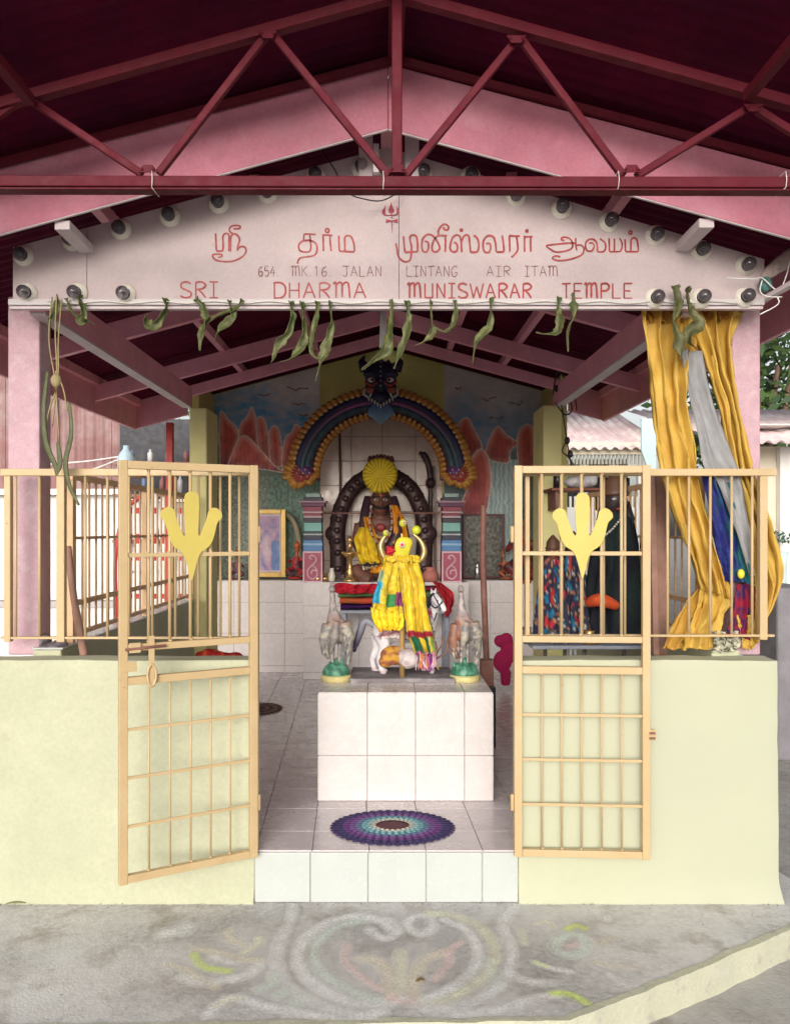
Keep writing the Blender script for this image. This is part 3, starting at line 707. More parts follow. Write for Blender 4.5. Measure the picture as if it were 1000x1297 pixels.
# Tamil words traced from the board, in units of a tenth of a pixel
word('tamil_lettering', [
 [(130,155),(135,260),(140,375)], [(140,378),(180,380),(222,378)], [(222,378),(225,280),(222,200),(245,160),(285,160),(300,185),(300,280),(298,380)],
 [(318,385),(320,280),(325,200),(350,165),(385,165),(425,205),(432,250),(410,320),(410,378)],
 [(350,160),(310,130),(310,85),(345,60),(400,55),(440,65),(435,90),(400,98),(355,98)],
 [(415,345),(450,322),(500,330),(515,375),(490,430),(420,480),(330,510),(230,512),(140,495),(95,455),(100,425),(150,418),(205,425),(205,450),(160,460)]],
 M_red, TW, (260,280), .1)
word('tamil_lettering', [
 [(145,165),(220,165),(298,168)], [(150,170),(150,240),(225,245)], [(222,175),(230,250),(235,340),(215,385),(150,390),(95,370),(80,315),(110,265),(170,245),(240,248),(295,280),(315,340),(300,410),(260,440),(180,452),(110,465),(80,490),(65,540)],
 [(380,175),(445,178),(510,182)], [(390,180),(392,280),(395,380)], [(475,185),(482,280),(492,380)], circ(443,120,24),
 [(590,185),(590,280),(595,375)], [(595,380),(700,385),(785,390)], [(665,375),(665,280),(665,215),(690,185),(740,195),(770,250),(785,320),(788,385)]],
 M_red, TW*.93, (370,280), .1)
word('tamil_lettering', [
 [(110,380),(125,450),(140,540),(190,600),(245,615),(290,590),(305,520),(308,420),(290,340),(295,290),(330,278),(370,295),(385,380),(385,485)], [(208,290),(215,390),(225,492)], [(225,495),(300,492),(390,485)],
 [(475,355),(515,370),(525,430),(500,488),(455,480),(438,420),(450,330),(500,275),(560,275),(610,320),(650,390),(665,450),(620,490),(575,475),(570,410),(600,330),(650,285),(760,285)],
 [(738,290),(738,400),(735,495)], [(650,280),(650,220),(690,160),(735,140),(775,170),(765,210),(725,205),(712,175)],
 [(845,365),(885,400),(885,470),(840,492),(800,460),(800,400),(830,310),(875,278),(915,290),(935,340),(940,420),(945,495)], circ(940,215,12),
 [(950,350),(965,300),(1005,275),(1035,300),(1045,390),(1055,492)], [(1055,492),(1100,495),(1145,480),(1160,400),(1140,320),(1095,280)],
 [(1250,385),(1300,385),(1310,440),(1290,492),(1240,492),(1215,440),(1220,350),(1260,295),(1310,285),(1350,310),(1370,380),(1380,490)], [(1380,490),(1430,492),(1475,480),(1470,380),(1455,280)],
 [(1545,290),(1550,390),(1552,488)], [(1540,285),(1600,290),(1680,290)], [(1635,290),(1650,390),(1650,470),(1610,525),(1570,560)],
 [(1725,300),(1780,298),(1840,298)], [(1738,300),(1738,390),(1738,492)], [(1815,300),(1815,390),(1818,490)], circ(1768,225,12)],
 M_red, TW*1.05, (490,270), .1)
word('tamil_lettering', [
 [(225,190),(195,180),(205,160),(250,160),(290,185),(305,230),(290,270),(220,295),(140,300),(90,275),(50,242),(90,232),(180,222),(260,215),(340,215)], [(335,165),(335,225),(345,285)],
 [(345,235),(390,235),(415,270),(400,320),(350,350),(270,375),(180,385),(115,370),(115,350),(150,340),(185,350)],
 [(465,215),(500,215),(515,250),(490,290),(450,290),(430,250),(440,200),(480,175),(525,190),(545,240),(545,295)], [(545,298),(600,298),(625,270),(620,210),(570,170)],
 [(660,165),(662,230),(664,295)], [(664,298),(720,298),(770,296)], [(712,170),(712,230),(712,295)], [(762,165),(785,210),(785,260),(770,296)],
 [(815,175),(818,240),(820,295)], [(820,298),(880,298),(945,298)], [(872,295),(872,230),(878,180),(905,162),(930,180),(942,240),(945,295)], circ(868,112,15)],
 M_red, TW*.9, (685,280), .13)
# Latin capitals with this painter's strokes, in a unit box
m_arch = [[(0,.12),(.05,0),(.14,.08),(.14,1)], [(.14,.2),(.3,0),(.48,.08),(.5,.95)], [(.5,.2),(.66,0),(.86,.08),(.95,1)]]
GL = {'S': [[(.95,.12),(.6,0),(.15,.08),(.12,.35),(.55,.52),(.95,.68),(.9,.92),(.45,1),(0,.88)]],
 'R': [[(.1,0),(.1,1)],[(.1,.04),(.6,0),(.95,.2),(.7,.42),(.15,.48)],[(.3,.48),(.65,.7),(.95,1)]],
 'I': [[(0,0),(1,0)],[(.5,0),(.5,1)],[(0,1),(1,1)]], 'D': [[(.1,0),(.1,1)],[(.0,.02),(.6,0),(1,.25),(1,.75),(.6,1),(.05,1)]],
 'H': [[(.1,0),(.1,1)],[(.9,0),(.9,1)],[(.1,.5),(.9,.5)]], 'A': [[(.45,0),(0,1)],[(.45,0),(1,1)],[(.15,.62),(.85,.62)]], 'M': m_arch,
 'U': [[(.1,0),(.1,.97)],[(.1,.97),(.9,.97)],[(.9,0),(.9,1)]], 'N': [[(.1,1),(.1,0)],[(.1,0),(.9,1)],[(.9,1),(.9,0)]],
 'W': [[(0,0),(.25,1)],[(.25,1),(.5,.2)],[(.5,.2),(.75,1)],[(.75,1),(1,0)]], 'T': [[(0,.03),(1,0)],[(.5,0),(.5,1)]],
 'E': [[(.1,0),(.1,1)],[(.1,0),(1,0)],[(.1,.5),(.8,.5)],[(.1,1),(1,1)]], 'P': [[(.1,0),(.1,1)],[(.1,.04),(.7,0),(1,.22),(.7,.48),(.1,.5)]],
 'L': [[(.1,0),(.1,1)],[(.1,1),(1,1)]], 'J': [[(0,0),(1,0)],[(.6,0),(.6,.85),(.3,1),(0,.88)]], 'K': [[(.1,0),(.1,1)],[(.9,0),(.1,.55)],[(.3,.45),(.95,1)]],
 'G': [[(.95,.12),(.5,0),(.05,.4),(.2,.95),(.7,1),(.95,.7)],[(.5,.62),(1,.62)]],
 '6': [[(.85,.05),(.3,.25),(.1,.7),(.4,1),(.85,.85),(.8,.55),(.2,.6)]], '5': [[(.9,0),(.2,0)],[(.2,0),(.15,.45),(.7,.42),(.9,.7),(.6,1),(.1,.92)]],
 '4': [[(.6,0),(.05,.65),(1,.65)],[(.7,.3),(.7,1)]], '1': [[(.2,.2),(.5,0)],[(.5,0),(.5,1)]], '.': [[(.3,.92),(.5,1)]]}
def latin(name, txt, x0, x1, y0, y1, m, w, ws=None, dy=0):
    ws = ws or [{'I':.75,'M':1.45,'W':1.4,'.':.5,' ':.5}.get(c, 1.) for c in txt]; gap = .28; tot = sum(ws)+gap*(len(txt)-1); u = (x1-x0)/tot; x = x0; st_ = []
    for c, k in zip(txt, ws):
        for s in GL.get(c, []): st_.append([(x+a*u*k, y0+b_*(y1-y0)+dy*(x-x0)/(x1-x0)) for a, b_ in s])
        x += u*(k+gap)
    mb = MB()
    for s in st_: stroke(mb, s, w, len(s) > 3, 5)
    mb.build(name, m, sg, fix=False)
latin('lettering', 'SRI', 228, 276, 357, 377, M_red, .0085)
latin('lettering', 'DHARMA', 346, 463, 358, 377.5, M_red, .0085)
latin('lettering', 'MUNISWARAR', 516, 673, 359, 377.5, M_red, .0095)
latin('lettering', 'TEMPLE', 711, 800, 359, 378, M_red, .0095)
for t, a, b_ in (('654.',327,353), ('MK.16.',369,420), ('JALAN',434,483), ('LINTANG',514,579), ('AIR',616,646), ('ITAM',664,706)):
    latin('address_lettering', t, a, b_, 337, 350, M_brn, .0042)
# painted trident emblem
em = MB(); yy = YS-.0035
def poly(pts, y):
    v = [(sx(470+x/20), y, sz(245+z/20)) for x, z in pts]; em.add(v, [tuple(range(len(v)))])
poly([(500,215),(530,310),(580,430),(570,480),(510,505),(450,490),(432,430),(470,330)], yy)
poly([(365,280),(355,400),(350,500),(390,548),(380,570),(310,550),(270,510),(275,440),(320,380)], yy-.0003)
poly([(635,290),(645,400),(640,490),(610,540),(620,560),(680,530),(712,470),(700,410),(660,360)], yy-.0006)
poly([(360,545),(640,540),(640,562),(360,568)], yy-.0009)
poly([(495,500),(520,500),(518,545),(500,545)], yy-.0012); poly([(485,610),(520,590),(550,612),(520,635)], yy-.0012)
poly([(375,650),(400,665),(515,690),(640,655),(665,650),(665,745),(640,745),(515,705),(400,745),(370,745)], yy-.0015)
poly([(505,690),(538,690),(530,1020),(524,1020)], yy-.0018)
em.build('trident_emblem', M_mar, sg, fix=False)
# loose black wire looping over the middle of the board
w = MB().tube(catmull([P(405,187,3.44), P(422,212,3.40), P(440,243,3.36), P(462,252,3.36), P(482,254,3.40), P(500,246,3.38), P(512,236,3.42)], 8), .0028, 6)
w.build('loose_wire', M_black, label='thin black wire looping across the middle of the signboard', cat='wire')

# ------------------------------------------------------------ bulbs
def bulb_proto(loc, label):
    t = thing('bulb_holder', loc, label, 'light bulb', 'unlit bulbs in white holders round the signboard')
    x, y, z = loc
    MB().lathe(loc, [(.054,0),(.054,.005),(.049,.010),(.044,.020),(.034,.028),(.028,.028)], 22, 'y').build('holder_base', M_porc, t)
    b = MB().lathe((x,y-.022,z), [(.030,0),(.033,.008),(.030,.013),(.024,.015)], 18, 'y').build('socket_ring', M_black, t)
    for a in (-.041, .041): MB().ell((x+a, y-.012, z-.012), (.0045,.003,.0045), 8, 5).build('screw', M_black, t)
    MB().lathe((x,y-.030,z), [(.018,0),(.026,.006),(.034,.017),(.0355,.027),(.032,.039),(.020,.050),(.003,.055)], 20, 'y').build('glass_bulb', M_bulb, t)
    MB().lathe((x,y-.032,z), [(.008,0),(.006,.022),(.003,.03)], 10, 'y').build('filament_stem', M_black, t)
    return t
BL = [(28,320,'at the far left end of the top row'), (90,301,'second from the left end in the top row'), (152,286,'above the gap left of the lowest left bulbs'),
 (214,270,'top row, upper left of the first Tamil word'), (276,253,'top row, right above the first Tamil word'), (338,240,'half behind the red beam between the first two Tamil words'),
 (399,219,'just above the red beam over the second Tamil word'), (458,209,'nearest left of the central king post'), (535,215,'nearest right of the central king post'), (596,219,'peeking above the red beam right of the king post'),
 (654,244,'half behind the red beam, over the third word'), (712,260,'top row, above the start of the last Tamil word'), (772,277,'top row, above the end of the last Tamil word'),
 (831,294,'top row, just right of the last Tamil word'), (889,313,'second from the right end in the top row'), (946,332,'at the far right end of the top row'),
 (33,367,'bottom row, over the left pillar'), (97,367,'bottom row, over the hanging dry vine'), (158,369,'bottom row, left of the word SRI'),
 (830,374,'bottom row, just right of the word TEMPLE'), (889,374,'bottom row, over the grey strip of the curtain'), (944,373,'bottom row, over the right pillar')]
MB().tube(catmull([P(60+35*k, 381+(3 if k % 2 else 0), 3.438) for k in range(26)], 3), .0022, 5).build('garland_string', M_porc, label='thin pale string along the lower edge of the signboard holding the leaves', cat='string')
proto = None
for x, y, d in BL:
    loc = (sx(x)*.995, YS-.001, ZC-(y+3-CY)*(YS-.001)/F*.996)
    if y < 225: loc = (loc[0], loc[1]-.0, loc[2])
    lb = 'unlit bulb in white holder, '+d
    if proto is None: proto = bulb_proto(loc, lb); c = proto
    else: c = copy_tree(proto, loc); c['label'] = lb
    c.scale = (.83,.83,.83); c.rotation_euler = (random.uniform(.0,.14), random.uniform(-.1,.1), random.uniform(-.12,.12))

# ------------------------------------------------------------ withered leaves
def leaf(pts, wid, Yv, label, tone=0, name='withered_leaf'):
    """a twisted, half-rolled leaf; pts in photo pixels, wid in metres"""
    q = catmull([P(x, y, Yv) for x, y in pts], 9); n = len(q); mb = MB(); mb.smooth = True
    vs = []; cs = []; s0 = random.random()*9
    for i, p in enumerate(q):
        t = i/(n-1); d = (q[min(i+1,n-1)]-q[max(i-1,0)]).normalized(); side = d.cross(Vector((0,1,0))).normalized()
        tw = 1.25*math.sin(4.5*t+s0)+.8*fbm(t*4, s0); f = Vector((0,1,0))*math.sin(tw)+side*math.cos(tw); nrm = d.cross(f).normalized()
        ww = .80*wid*(.50+.62*math.sin(math.pi*min(1, t*1.0+.08))+.22*math.sin(t*11+s0))*(1-.8*max(0, t-.7)/.3)*(1+.35*fbm(t*9, s0, 3))*(.55 if .08 < t < .2 else 1)
        for k in range(7):
            u = k/6-.5; curl = 2.6*u
            vs.append(p+f*(ww*.5*math.sin(curl)*(1+.15*fbm(t*9, u*3, s0)))+nrm*(ww*(.34*(1-math.cos(curl))+.16*fbm(t*10, u*3, s0+5)))+Vector((0, -.01, 0))+d*(.08*ww*fbm(t*8, u*5, s0+2)))
            rib = .6 if k == 3 else 1; g_ = .75+.5*abs(fbm(t*16, u*5, s0))+.25*(k % 2)
            base = mixc((.065,.095,.02), (.075,.075,.022), t+.5*fbm(t*5, s0)); base = mixc(base, (.17,.17,.065), max(0, 1.6*fbm(t*6, u*3, s0+1))); base = mixc(base, (.10,.09,.03), tone)
            cs.append(tuple(b_*rib*g_ for b_ in base))
    mb.add(vs, [(i*7+k, i*7+k+1, (i+1)*7+k+1, (i+1)*7+k) for i in range(n-1) for k in range(6)], cs)
    return mb.build(name, M_leaf, label=label, cat='leaf', group='withered leaves strung along the signboard', fix=False, solid=.0022)
YL = 3.435
def ZA(p): return [(40+x/3.571, 370+y/3.571) for x, y in p]
def ZB(p): return [(340+x/3.333, 370+y/3.333) for x, y in p]
def ZC5(p): return [(660+x/2.941, 380+y/2.941) for x, y in p]
leaf(ZA([(122,15),(125,45),(112,90),(90,125),(92,150)]), .035, YL, 'small dark withered leaf at the head of the dry vine')
leaf(ZA([(215,15),(222,50),(240,100),(225,130),(255,128),(292,150)]), .042, YL, 'withered leaf between the dry vine and the word SRI, bent at its tip')
leaf(ZA([(160,30),(180,70),(205,105),(228,115)]), .03, YL, 'thin dark withered leaf just right of the dry vine', .3)
leaf(ZA([(600,30),(608,70),(590,110),(560,155),(525,145),(515,115),(530,100)]), .050, YL, 'hooked green withered leaf just left of the word SRI')
leaf(ZA([(740,35),(775,60),(800,120),(780,170),(765,220),(762,268)]), .058, YL, 'broad withered leaf hanging under the word SRI')
leaf(ZA([(890,40),(900,75),(915,110),(870,160),(840,195),(828,230)]), .040, YL, 'forked withered leaf below right of the word SRI')
leaf(ZA([(955,35),(930,75),(870,100),(820,125),(795,145)]), .034, YL, 'withered leaf lying slantwise to the right of the word SRI', .25)
leaf(ZB([(92,40),(98,90),(90,160),(50,215),(25,280),(8,302)]), .042, YL, 'withered leaf under the D of DHARMA, trailing to the left')
leaf(ZB([(138,42),(145,110),(150,180),(140,240),(95,285),(50,295)]), .048, YL, 'withered leaf under the H of DHARMA with its tip curled left')
leaf(ZB([(205,40),(205,110),(190,190),(185,260),(210,285)]), .042, YL, 'withered leaf under the second A of DHARMA, left of a pair')
leaf(ZB([(255,40),(265,120),(255,200),(235,275),(215,320),(198,380)]), .046, YL, 'long withered leaf under the M of DHARMA, the lowest hanging of its cluster')
leaf(ZB([(518,32),(522,110),(520,190),(490,250),(430,295),(392,330)]), .062, YL, 'largest withered leaf, left of the pair beside the white lamp tube')
leaf(ZB([(578,38),(590,100),(590,160),(565,240),(540,300),(528,325)]), .044, YL, 'withered leaf right of the largest one, in front of the demon face')
leaf(ZB([(680,35),(685,110),(690,180),(660,210),(615,228)]), .038, YL, 'withered leaf under the start of MUNISWARAR with its tip pointing left')
leaf(ZB([(782,35),(790,90),(780,145),(745,170),(700,150)]), .036, YL, 'hooked withered leaf under the S of MUNISWARAR')
leaf(ZB([(935,25),(935,90),(930,150),(890,200),(868,250),(860,305)]), .042, YL, 'solitary withered leaf under the middle of MUNISWARAR')
leaf(ZC5([(135,-10),(135,35),(145,80),(130,125),(90,130),(52,122)]), .042, YL, 'withered leaf under the start of TEMPLE, bent left')
leaf(ZC5([(190,-25),(192,20),(185,70),(168,120),(172,195)]), .036, YL, 'straight withered leaf under the E of TEMPLE')
leaf([(853,362),(856,385),(850,410),(860,440),(862,458)], .062, YL-.03, 'dark broad withered leaf before the gold curtain, left of a pair', .55)
leaf([(868,365),(870,390),(880,410),(872,430),(880,442)], .070, YL-.03, 'dark broad withered leaf before the gold curtain, right of a pair', .6)
# dry vine on the left
vn = MB()
for a in ([(72,372),(70,420),(72,480),(66,540)], [(66,376),(62,430),(70,485),(75,560)], [(78,380),(74,430),(73,485),(62,520),(55,560)], [(70,470),(80,492),(85,520)]):
    vn.tube(catmull([P(x,y,3.42) for x,y in a], 6), .0035, 5)
vt = thing('dry_vine', tuple(P(70,640,3.42)), 'dry vine with two long strap leaves hanging left of the gate', 'vine')
vn.build('stem', mat('dry_stem', (.30,.24,.12), .8, .2, 30), vt)
for pts, wd in (([(60,470),(55,520),(58,560),(70,590),(72,602)], .021), ([(88,510),(90,550),(83,585),(88,615),(100,640)], .019), ([(73,560),(76,585),(72,600)], .02)):
    q = [P(x,y,3.41) for x,y in pts]; q = catmull(q, 8)
    MB().tube(q, [wd*.5*(.4+.8*math.sin(math.pi*(i/(len(q)-1)*.85+.1))) for i in range(len(q))], 8, flat=.3).build('strap_leaf', mat('strap_green', (.075,.085,.03), .6, .25, 25), vt)
MB().ell(P(71,482,3.42), (.025,.02,.03), 8, 6).build('knot', MATS['dry_stem'], vt)

# white lamp tube under the ridge
lt = thing('lamp_tube', tuple(P(484,448,4.2)), 'white lamp tube hanging upright under the ridge behind the leaves', 'lamp')
MB().tube([P(486,385,4.2), P(484,440,4.2)], .018, 10).build('tube', M_white, lt); MB().tube([P(486,385,4.2), P(486,385,4.2)+Vector((0,0,.56))], .004, 6).build('hanger_wire', M_black, lt); MB().tube([P(484,440,4.2), P(483.5,449,4.2)], .012, 10).build('end_cap', M_silver, lt)

# ------------------------------------------------------------ gates
def gate(loc, ang, vs, label):
    """vs = +1 / -1: which local y side faces the viewer"""
    g_ = thing('gate', loc, label, 'gate', 'pair of cream metal gates'); g_.rotation_euler = (0, 0, ang)
    z0 = loc[2]; Wd = .582; T = .03
    def Z(z): return z-z0
    def bx_(n, x0, x1, za, zb, t=T, m=M_gate, y=0, bev=.0025):
        return MB().box(x0, x1, y-t/2, y+t/2, Z(za), Z(zb)).build(n, m, g_, bevel=bev, local=True)
    bx_('stile', 0, .034, .215, 1.920); bx_('stile', Wd-.034, Wd, .215, 1.920)
    for za, zb, n in ((1.886,1.918,'rail'), (1.150,1.178,'rail'), (1.014,1.046,'rail'), (.218,.249,'rail')): bx_(n, .0345, Wd-.0345, za, zb, T-.002)
    bx_('cross_bar', .0345, Wd-.0345, 1.528, 1.546, .008, y=.002*vs)
    for z in (.835,.640,.445): bx_('cross_bar', .0345, Wd-.0345, z-.006, z+.006, .008, y=.007*vs, bev=.001)
    for k in range(5):
        x = .034+(Wd-.068)*(k+1)/6
        bb_ = MB().tube([(x, -.006*vs, Z(1.179)), (x, -.006*vs, Z(1.885))], .0068, 10)
        for zz_ in (1.182, 1.527, 1.547, 1.883): bb_.ell((x+.004*math.sin(k*7+zz_*40), -.004*vs, Z(zz_)), (.0095,.009,.005), 7, 5)
        bb_.build('bar', M_gate, g_, local=True)
        bb_ = MB().tube([(x, -.001*vs, Z(.250)), (x, -.001*vs, Z(1.013))], .0045, 8)
        for zz_ in (.253, .445, .640, .835, 1.011): bb_.ell((x+.003*math.sin(k*5+zz_*30), .003*vs, Z(zz_)), (.0075,.008,.0045), 7, 5)
        bb_.build('lower_bar', M_gate, g_, local=True)
    # three-pronged flame emblem plate
    pts = [(-38,-53),(-30,-64),(-16,-62),(-12,-50),(-8,-28),(-2,-18),(-9.5,-24)]
    full = [(0,-90),(7,-87),(9.5,-78),(9,-50),(8,-32),(11,-30),(19,-52),(22,-64),(30,-68),(38,-62),(39,-54),(33,-46),(29,-28),(23,-14),(13,-6),(8,4),(4,20),(0,34)]
    pl_ = full+[(-x, z) for x, z in full[1:-1][::-1]]
    q = catmull([(x, 0, z) for x, z in pl_], 3, True); cx_ = Wd/2+.0
    s_ = .0030
    MB().prism([(cx_+p.x*s_*1.1, -p.z*s_+Z(1.530)) for p in q], .014*vs, .018*vs).build('trident_plate', M_orn, g_, bevel=.0012, local=True)
    return g_
gl = gate((-.550,3.445,.21), R(208.9), 1, 'left gate leaf, standing open at an angle with a hanging hasp')
gr = gate((.572,3.448,.21), R(-3.2), -1, 'right gate leaf, folded almost flat against the right parapet wall')
def gx_(name, mb, g_, m=M_gate, bev=.001): mb.build(name, m, g_, bevel=bev, local=True)
Zg = lambda z: z-.21
gx_('hasp', MB().box(.445,.468,.017,.024,Zg(1.0),Zg(1.21)), gl); gx_('hasp_loop', MB().tube(circ3 := [(.4565+.018*math.cos(a*.7), .026, Zg(1.05)+.045*math.sin(a*.7)) for a in range(10)], .006, 6), gl)
gx_('bolt', MB().tube([(.40,.024,Zg(1.166)),(.56,.024,Zg(1.160))], .006, 8), gl, M_rust); gx_('bolt_bracket', MB().box(.50,.545,.016,.026,Zg(1.145),Zg(1.185)), gl)
gx_('lock_plate', MB().box(.515,.565,.016,.022,Zg(1.07),Zg(1.11)), gl)
gx_('lock_tab', MB().box(.583,.605,-.006,.006,Zg(.73),Zg(.775)), gr); gx_('bolt_head', MB().tube([(.575,-.02,Zg(.742)),(.60,-.02,Zg(.742))], .005, 6), gr, M_rust); gx_('bolt_head', MB().tube([(.575,-.02,Zg(.764)),(.60,-.02,Zg(.764))], .005, 6), gr, M_rust)
for g_, s in ((gl, 1), (gr, -1)):
    for z in (.45, 1.62): gx_('hinge', MB().tube([(-.008,0,Zg(z-.035)),(-.008,0,Zg(z+.035))], .009, 8), g_)
MB().box(-.564,-.548+.0,3.475,3.50,.235,1.90).build('gate_jamb', M_gate, label='narrow cream metal jamb at the left of the entrance', cat='jamb', bevel=.002)
MB().box(.576,.592,3.475,3.50,.235,1.90).build('gate_jamb', M_gate, label='narrow cream metal jamb at the right of the entrance', cat='jamb', bevel=.002)

# ------------------------------------------------------------ fixed grilles
def grille(x0, x1, bars, posts, label, ztop=1.895, zbot=1.160, Yg=3.51):
    g_ = thing('grille', ((x0+x1)/2, Yg, zbot), label, 'railing', 'cream metal railings above the parapet')
    MB().box(x0, x1, Yg-.015, Yg+.015, ztop-.016, ztop+.016).build('top_rail', M_gate, g_, bevel=.003)
    MB().box(x0, x1-.01, Yg-.012, Yg+.012, zbot-.005, zbot+.005).build('bottom_rail', M_gate, g_, bevel=.001)
    pb = None
    for b_ in bars:
        if pb is None: pb = MB().tube([(b_,Yg,zbot+.005),(b_,Yg,ztop-.016)], .0062, 10).build('bar', M_gate, g_, org=(b_,Yg,zbot))
        else: inst(pb, (b_,Yg,zbot), g_)
    for p, w_ in posts: MB().box(p-w_/2, p+w_/2, Yg-.016, Yg+.016, zbot-.018, ztop-.017).build('post', M_gate, g_, bevel=.003)
    return g_
gX = lambda px: (px-CX)*3.51/F
grille(gX(2), gX(326)-.02, [gX(p) for p in (20,50,108,136,163,193,222,251,279,303)], [(gX(11),.028),(gX(78),.036),(gX(318),.02)], 'left front cream railing beside the pink pillar, with the gate before it')
grille(gX(650)+.02, gX(982), [gX(p) for p in (683,710,737,764,791,818,845,872,899,926,952)], [(gX(965),.034),(gX(667),.02)], 'right front cream railing holding back the gold curtain', zbot=1.170)
def side_grille(x, y0, y1, label, m=None):
    m = m or mat('tan_rail_steel', (.70,.46,.26), .5, .1, 9)  # even tan base colour of the side railings
    g_ = thing('grille', (x,(y0+y1)/2,1.14), label, 'railing', 'cream metal railings above the parapet')
    for z, h in ((1.895,.032),(1.60,.014),(1.285,.024),(1.135,.020)): MB().box(x-.013,x+.013,y0,y1,z-h/2,z+h/2).build('rail', m, g_, bevel=.002)
    pb = None; y = y0+.06
    while y < y1:
        if pb is None: pb = MB().tube([(x,y,1.145),(x,y,1.88)], .0062, 8).build('bar', m, g_, org=(x,y,1.14))
        else: inst(pb, (x,y,1.14), g_)
        y += .093
    for yy_ in (y0+.01, (y0+y1)/2-.02, y1-.02): MB().box(x-.016,x+.016,yy_-.017,yy_+.017,1.10,1.878).build('post', m, g_, bevel=.002)
side_grille(-1.49, 3.76, 6.16, 'long cream railing running back along the left side of the shrine')
side_grille(1.53, 3.80, 6.16, 'long cream railing running back along the right side, behind the black draped figure', MATS['tan_rail_steel'])

# ------------------------------------------------------------ crochet mats
def mat_rug(cx, cy, z, rx, ry, rings, label, ctr):
    t = thing('crochet_mat', (cx, cy, z), label, 'mat')
    for k, (r0, r1, c, n) in enumerate(rings):
        mb = MB(); mb.smooth = True; zz = z+.003+.0012*k; N_ = n*8
        vs = [];cs = []
        for i in range(N_):
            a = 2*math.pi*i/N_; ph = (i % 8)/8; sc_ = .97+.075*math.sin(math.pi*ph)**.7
            for j in range(5):
                f = j/4; r = r0+(r1-r0)*f; r = r*(1+(sc_-1)*f); h = .006*math.sin(math.pi*min(1,f*.9+.1))*(.35+.65*math.sin(math.pi*ph))
                ex = 1-(1-r)*.0
                vs.append((cx+rx*r*math.cos(a), cy+ry*r*math.sin(a), zz+h*(1 if j < 4 else .1)))
                s_ = (.35+.85*math.sin(math.pi*ph))*(.75+.5*random.random()); cs.append(tuple(x*s_ for x in c))  # painted shade: yarn colour darkened in the gaps between scallops, plus random tone
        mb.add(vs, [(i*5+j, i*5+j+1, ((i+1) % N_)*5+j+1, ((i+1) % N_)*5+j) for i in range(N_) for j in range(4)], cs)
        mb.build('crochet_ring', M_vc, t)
    mb = MB(); mb.cc = ctr; mb.lathe((0,0,0), [(1,0),(.97,.005),(.5,.008),(.01,.008)], 40); mb.v = [(cx+rx*rings[-1][0]*x*1.02, cy+ry*rings[-1][0]*y*1.02, z+.009+zz_*.5) for x, y, zz_ in mb.v]
    mb.build('centre', M_vc, t)
NV = (.055,.040,.115); PU = (.15,.055,.21); LB = (.13,.19,.30); TE = (.17,.38,.42); CRM = (.50,.46,.40)
YC = 3.735
mat_rug((497-CX)*YC/F, YC, .231, .290, .220, [(.88,.985,NV,44),(.78,.92,(.06,.05,.14),42),(.68,.81,PU,38),(.58,.70,(.18,.09,.27),34),(.49,.61,LB,30),(.40,.51,TE,28),(.33,.42,(.30,.46,.47),24),(.27,.34,CRM,22)],
        'oval crochet mat in purple, blue and teal rings before the plinth', (.13,.055,.065))
mat_rug(-.975, 6.2, .231, .185, .22, [(.80,.97,(.16,.08,.08),30),(.62,.82,(.32,.24,.20),26),(.44,.64,(.15,.07,.08),22),(.28,.46,(.30,.22,.18),16)], 'round brown crochet mat on the floor behind the left gate', (.12,.05,.06))

# ------------------------------------------------------------ gold curtain
ct = thing('gathered_curtain', tuple(P(880,825,3.63)), 'gathered gold curtain with grey and blue-green strips behind the right railing', 'curtain')
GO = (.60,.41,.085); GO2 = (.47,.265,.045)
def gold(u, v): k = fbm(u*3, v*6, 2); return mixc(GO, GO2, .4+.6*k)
def cpart(n, mb, m=M_satin, lab=None): mb.build(n, m, ct, label=lab, fix=False, solid=.002)
YQ = 3.585
cpart('gold_panel', drape([(810,389),(815,440),(824,500),(829,560),(835,605),(852,660),(872,705),(884,745)], [(886,390),(880,430),(870,462),(872,505),(882,560),(888,610),(898,655),(910,715),(925,760)], YQ, 3.6, .036, gold, 60, .6, 0, 2))
cpart('gold_panel', drape([(884,745),(880,765),(868,800),(862,823)], [(918,728),(925,760),(912,790),(905,822)], YQ+.01, 3.0, .022, gold, 24, .2, 0, 5))
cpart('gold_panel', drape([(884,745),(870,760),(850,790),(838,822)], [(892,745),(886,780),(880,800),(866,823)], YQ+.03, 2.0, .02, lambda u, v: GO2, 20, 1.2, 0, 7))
cpart('gold_panel', drape([(862,388),(884,430),(897,470),(911,522),(923,580),(938,640),(950,700),(955,760),(950,822)], [(942,392),(925,428),(930,480),(942,540),(950,590),(966,640),(985,700),(990,740),(962,790)], 3.592, 3.6, .036, gold, 64, 2.1, 0, 11))
cpart('gold_tail', drape([(930,780),(935,800),(938,822)], [(962,775),(960,800),(955,822)], YQ+.0, 2.0, .015, gold, 14, 1.2, 0, 7))
cpart('grey_strip', drape([(862,440),(870,490),(880,540),(890,590),(905,606),(918,640),(935,685),(947,725)], [(890,446),(900,500),(917,550),(936,600),(945,640),(952,690),(956,733)], 3.560, 1.6, .012, lambda u, v: mixc((.22,.22,.23), (.32,.32,.33), .5+.8*fbm(u*9, v*9)), 50, 0, 0, 3), M_vc)
def bg_(u, v):
    c = mixc((.012,.014,.13), (.01,.12,.10), (u*1.0-.35+.5*fbm(u*5, v*7, 4))*2.2); k = fbm(u*30, v*30, 9)
    return mixc(c, (.02,.05,.25), .6) if k > .28 else c
cpart('blue_green_strip', drape([(886,598),(896,640),(905,690),(912,720),(918,735)], [(920,598),(932,640),(946,690),(953,725),(955,742)], 3.580, 2.4, .016, bg_, 40, 0, 0, 4))
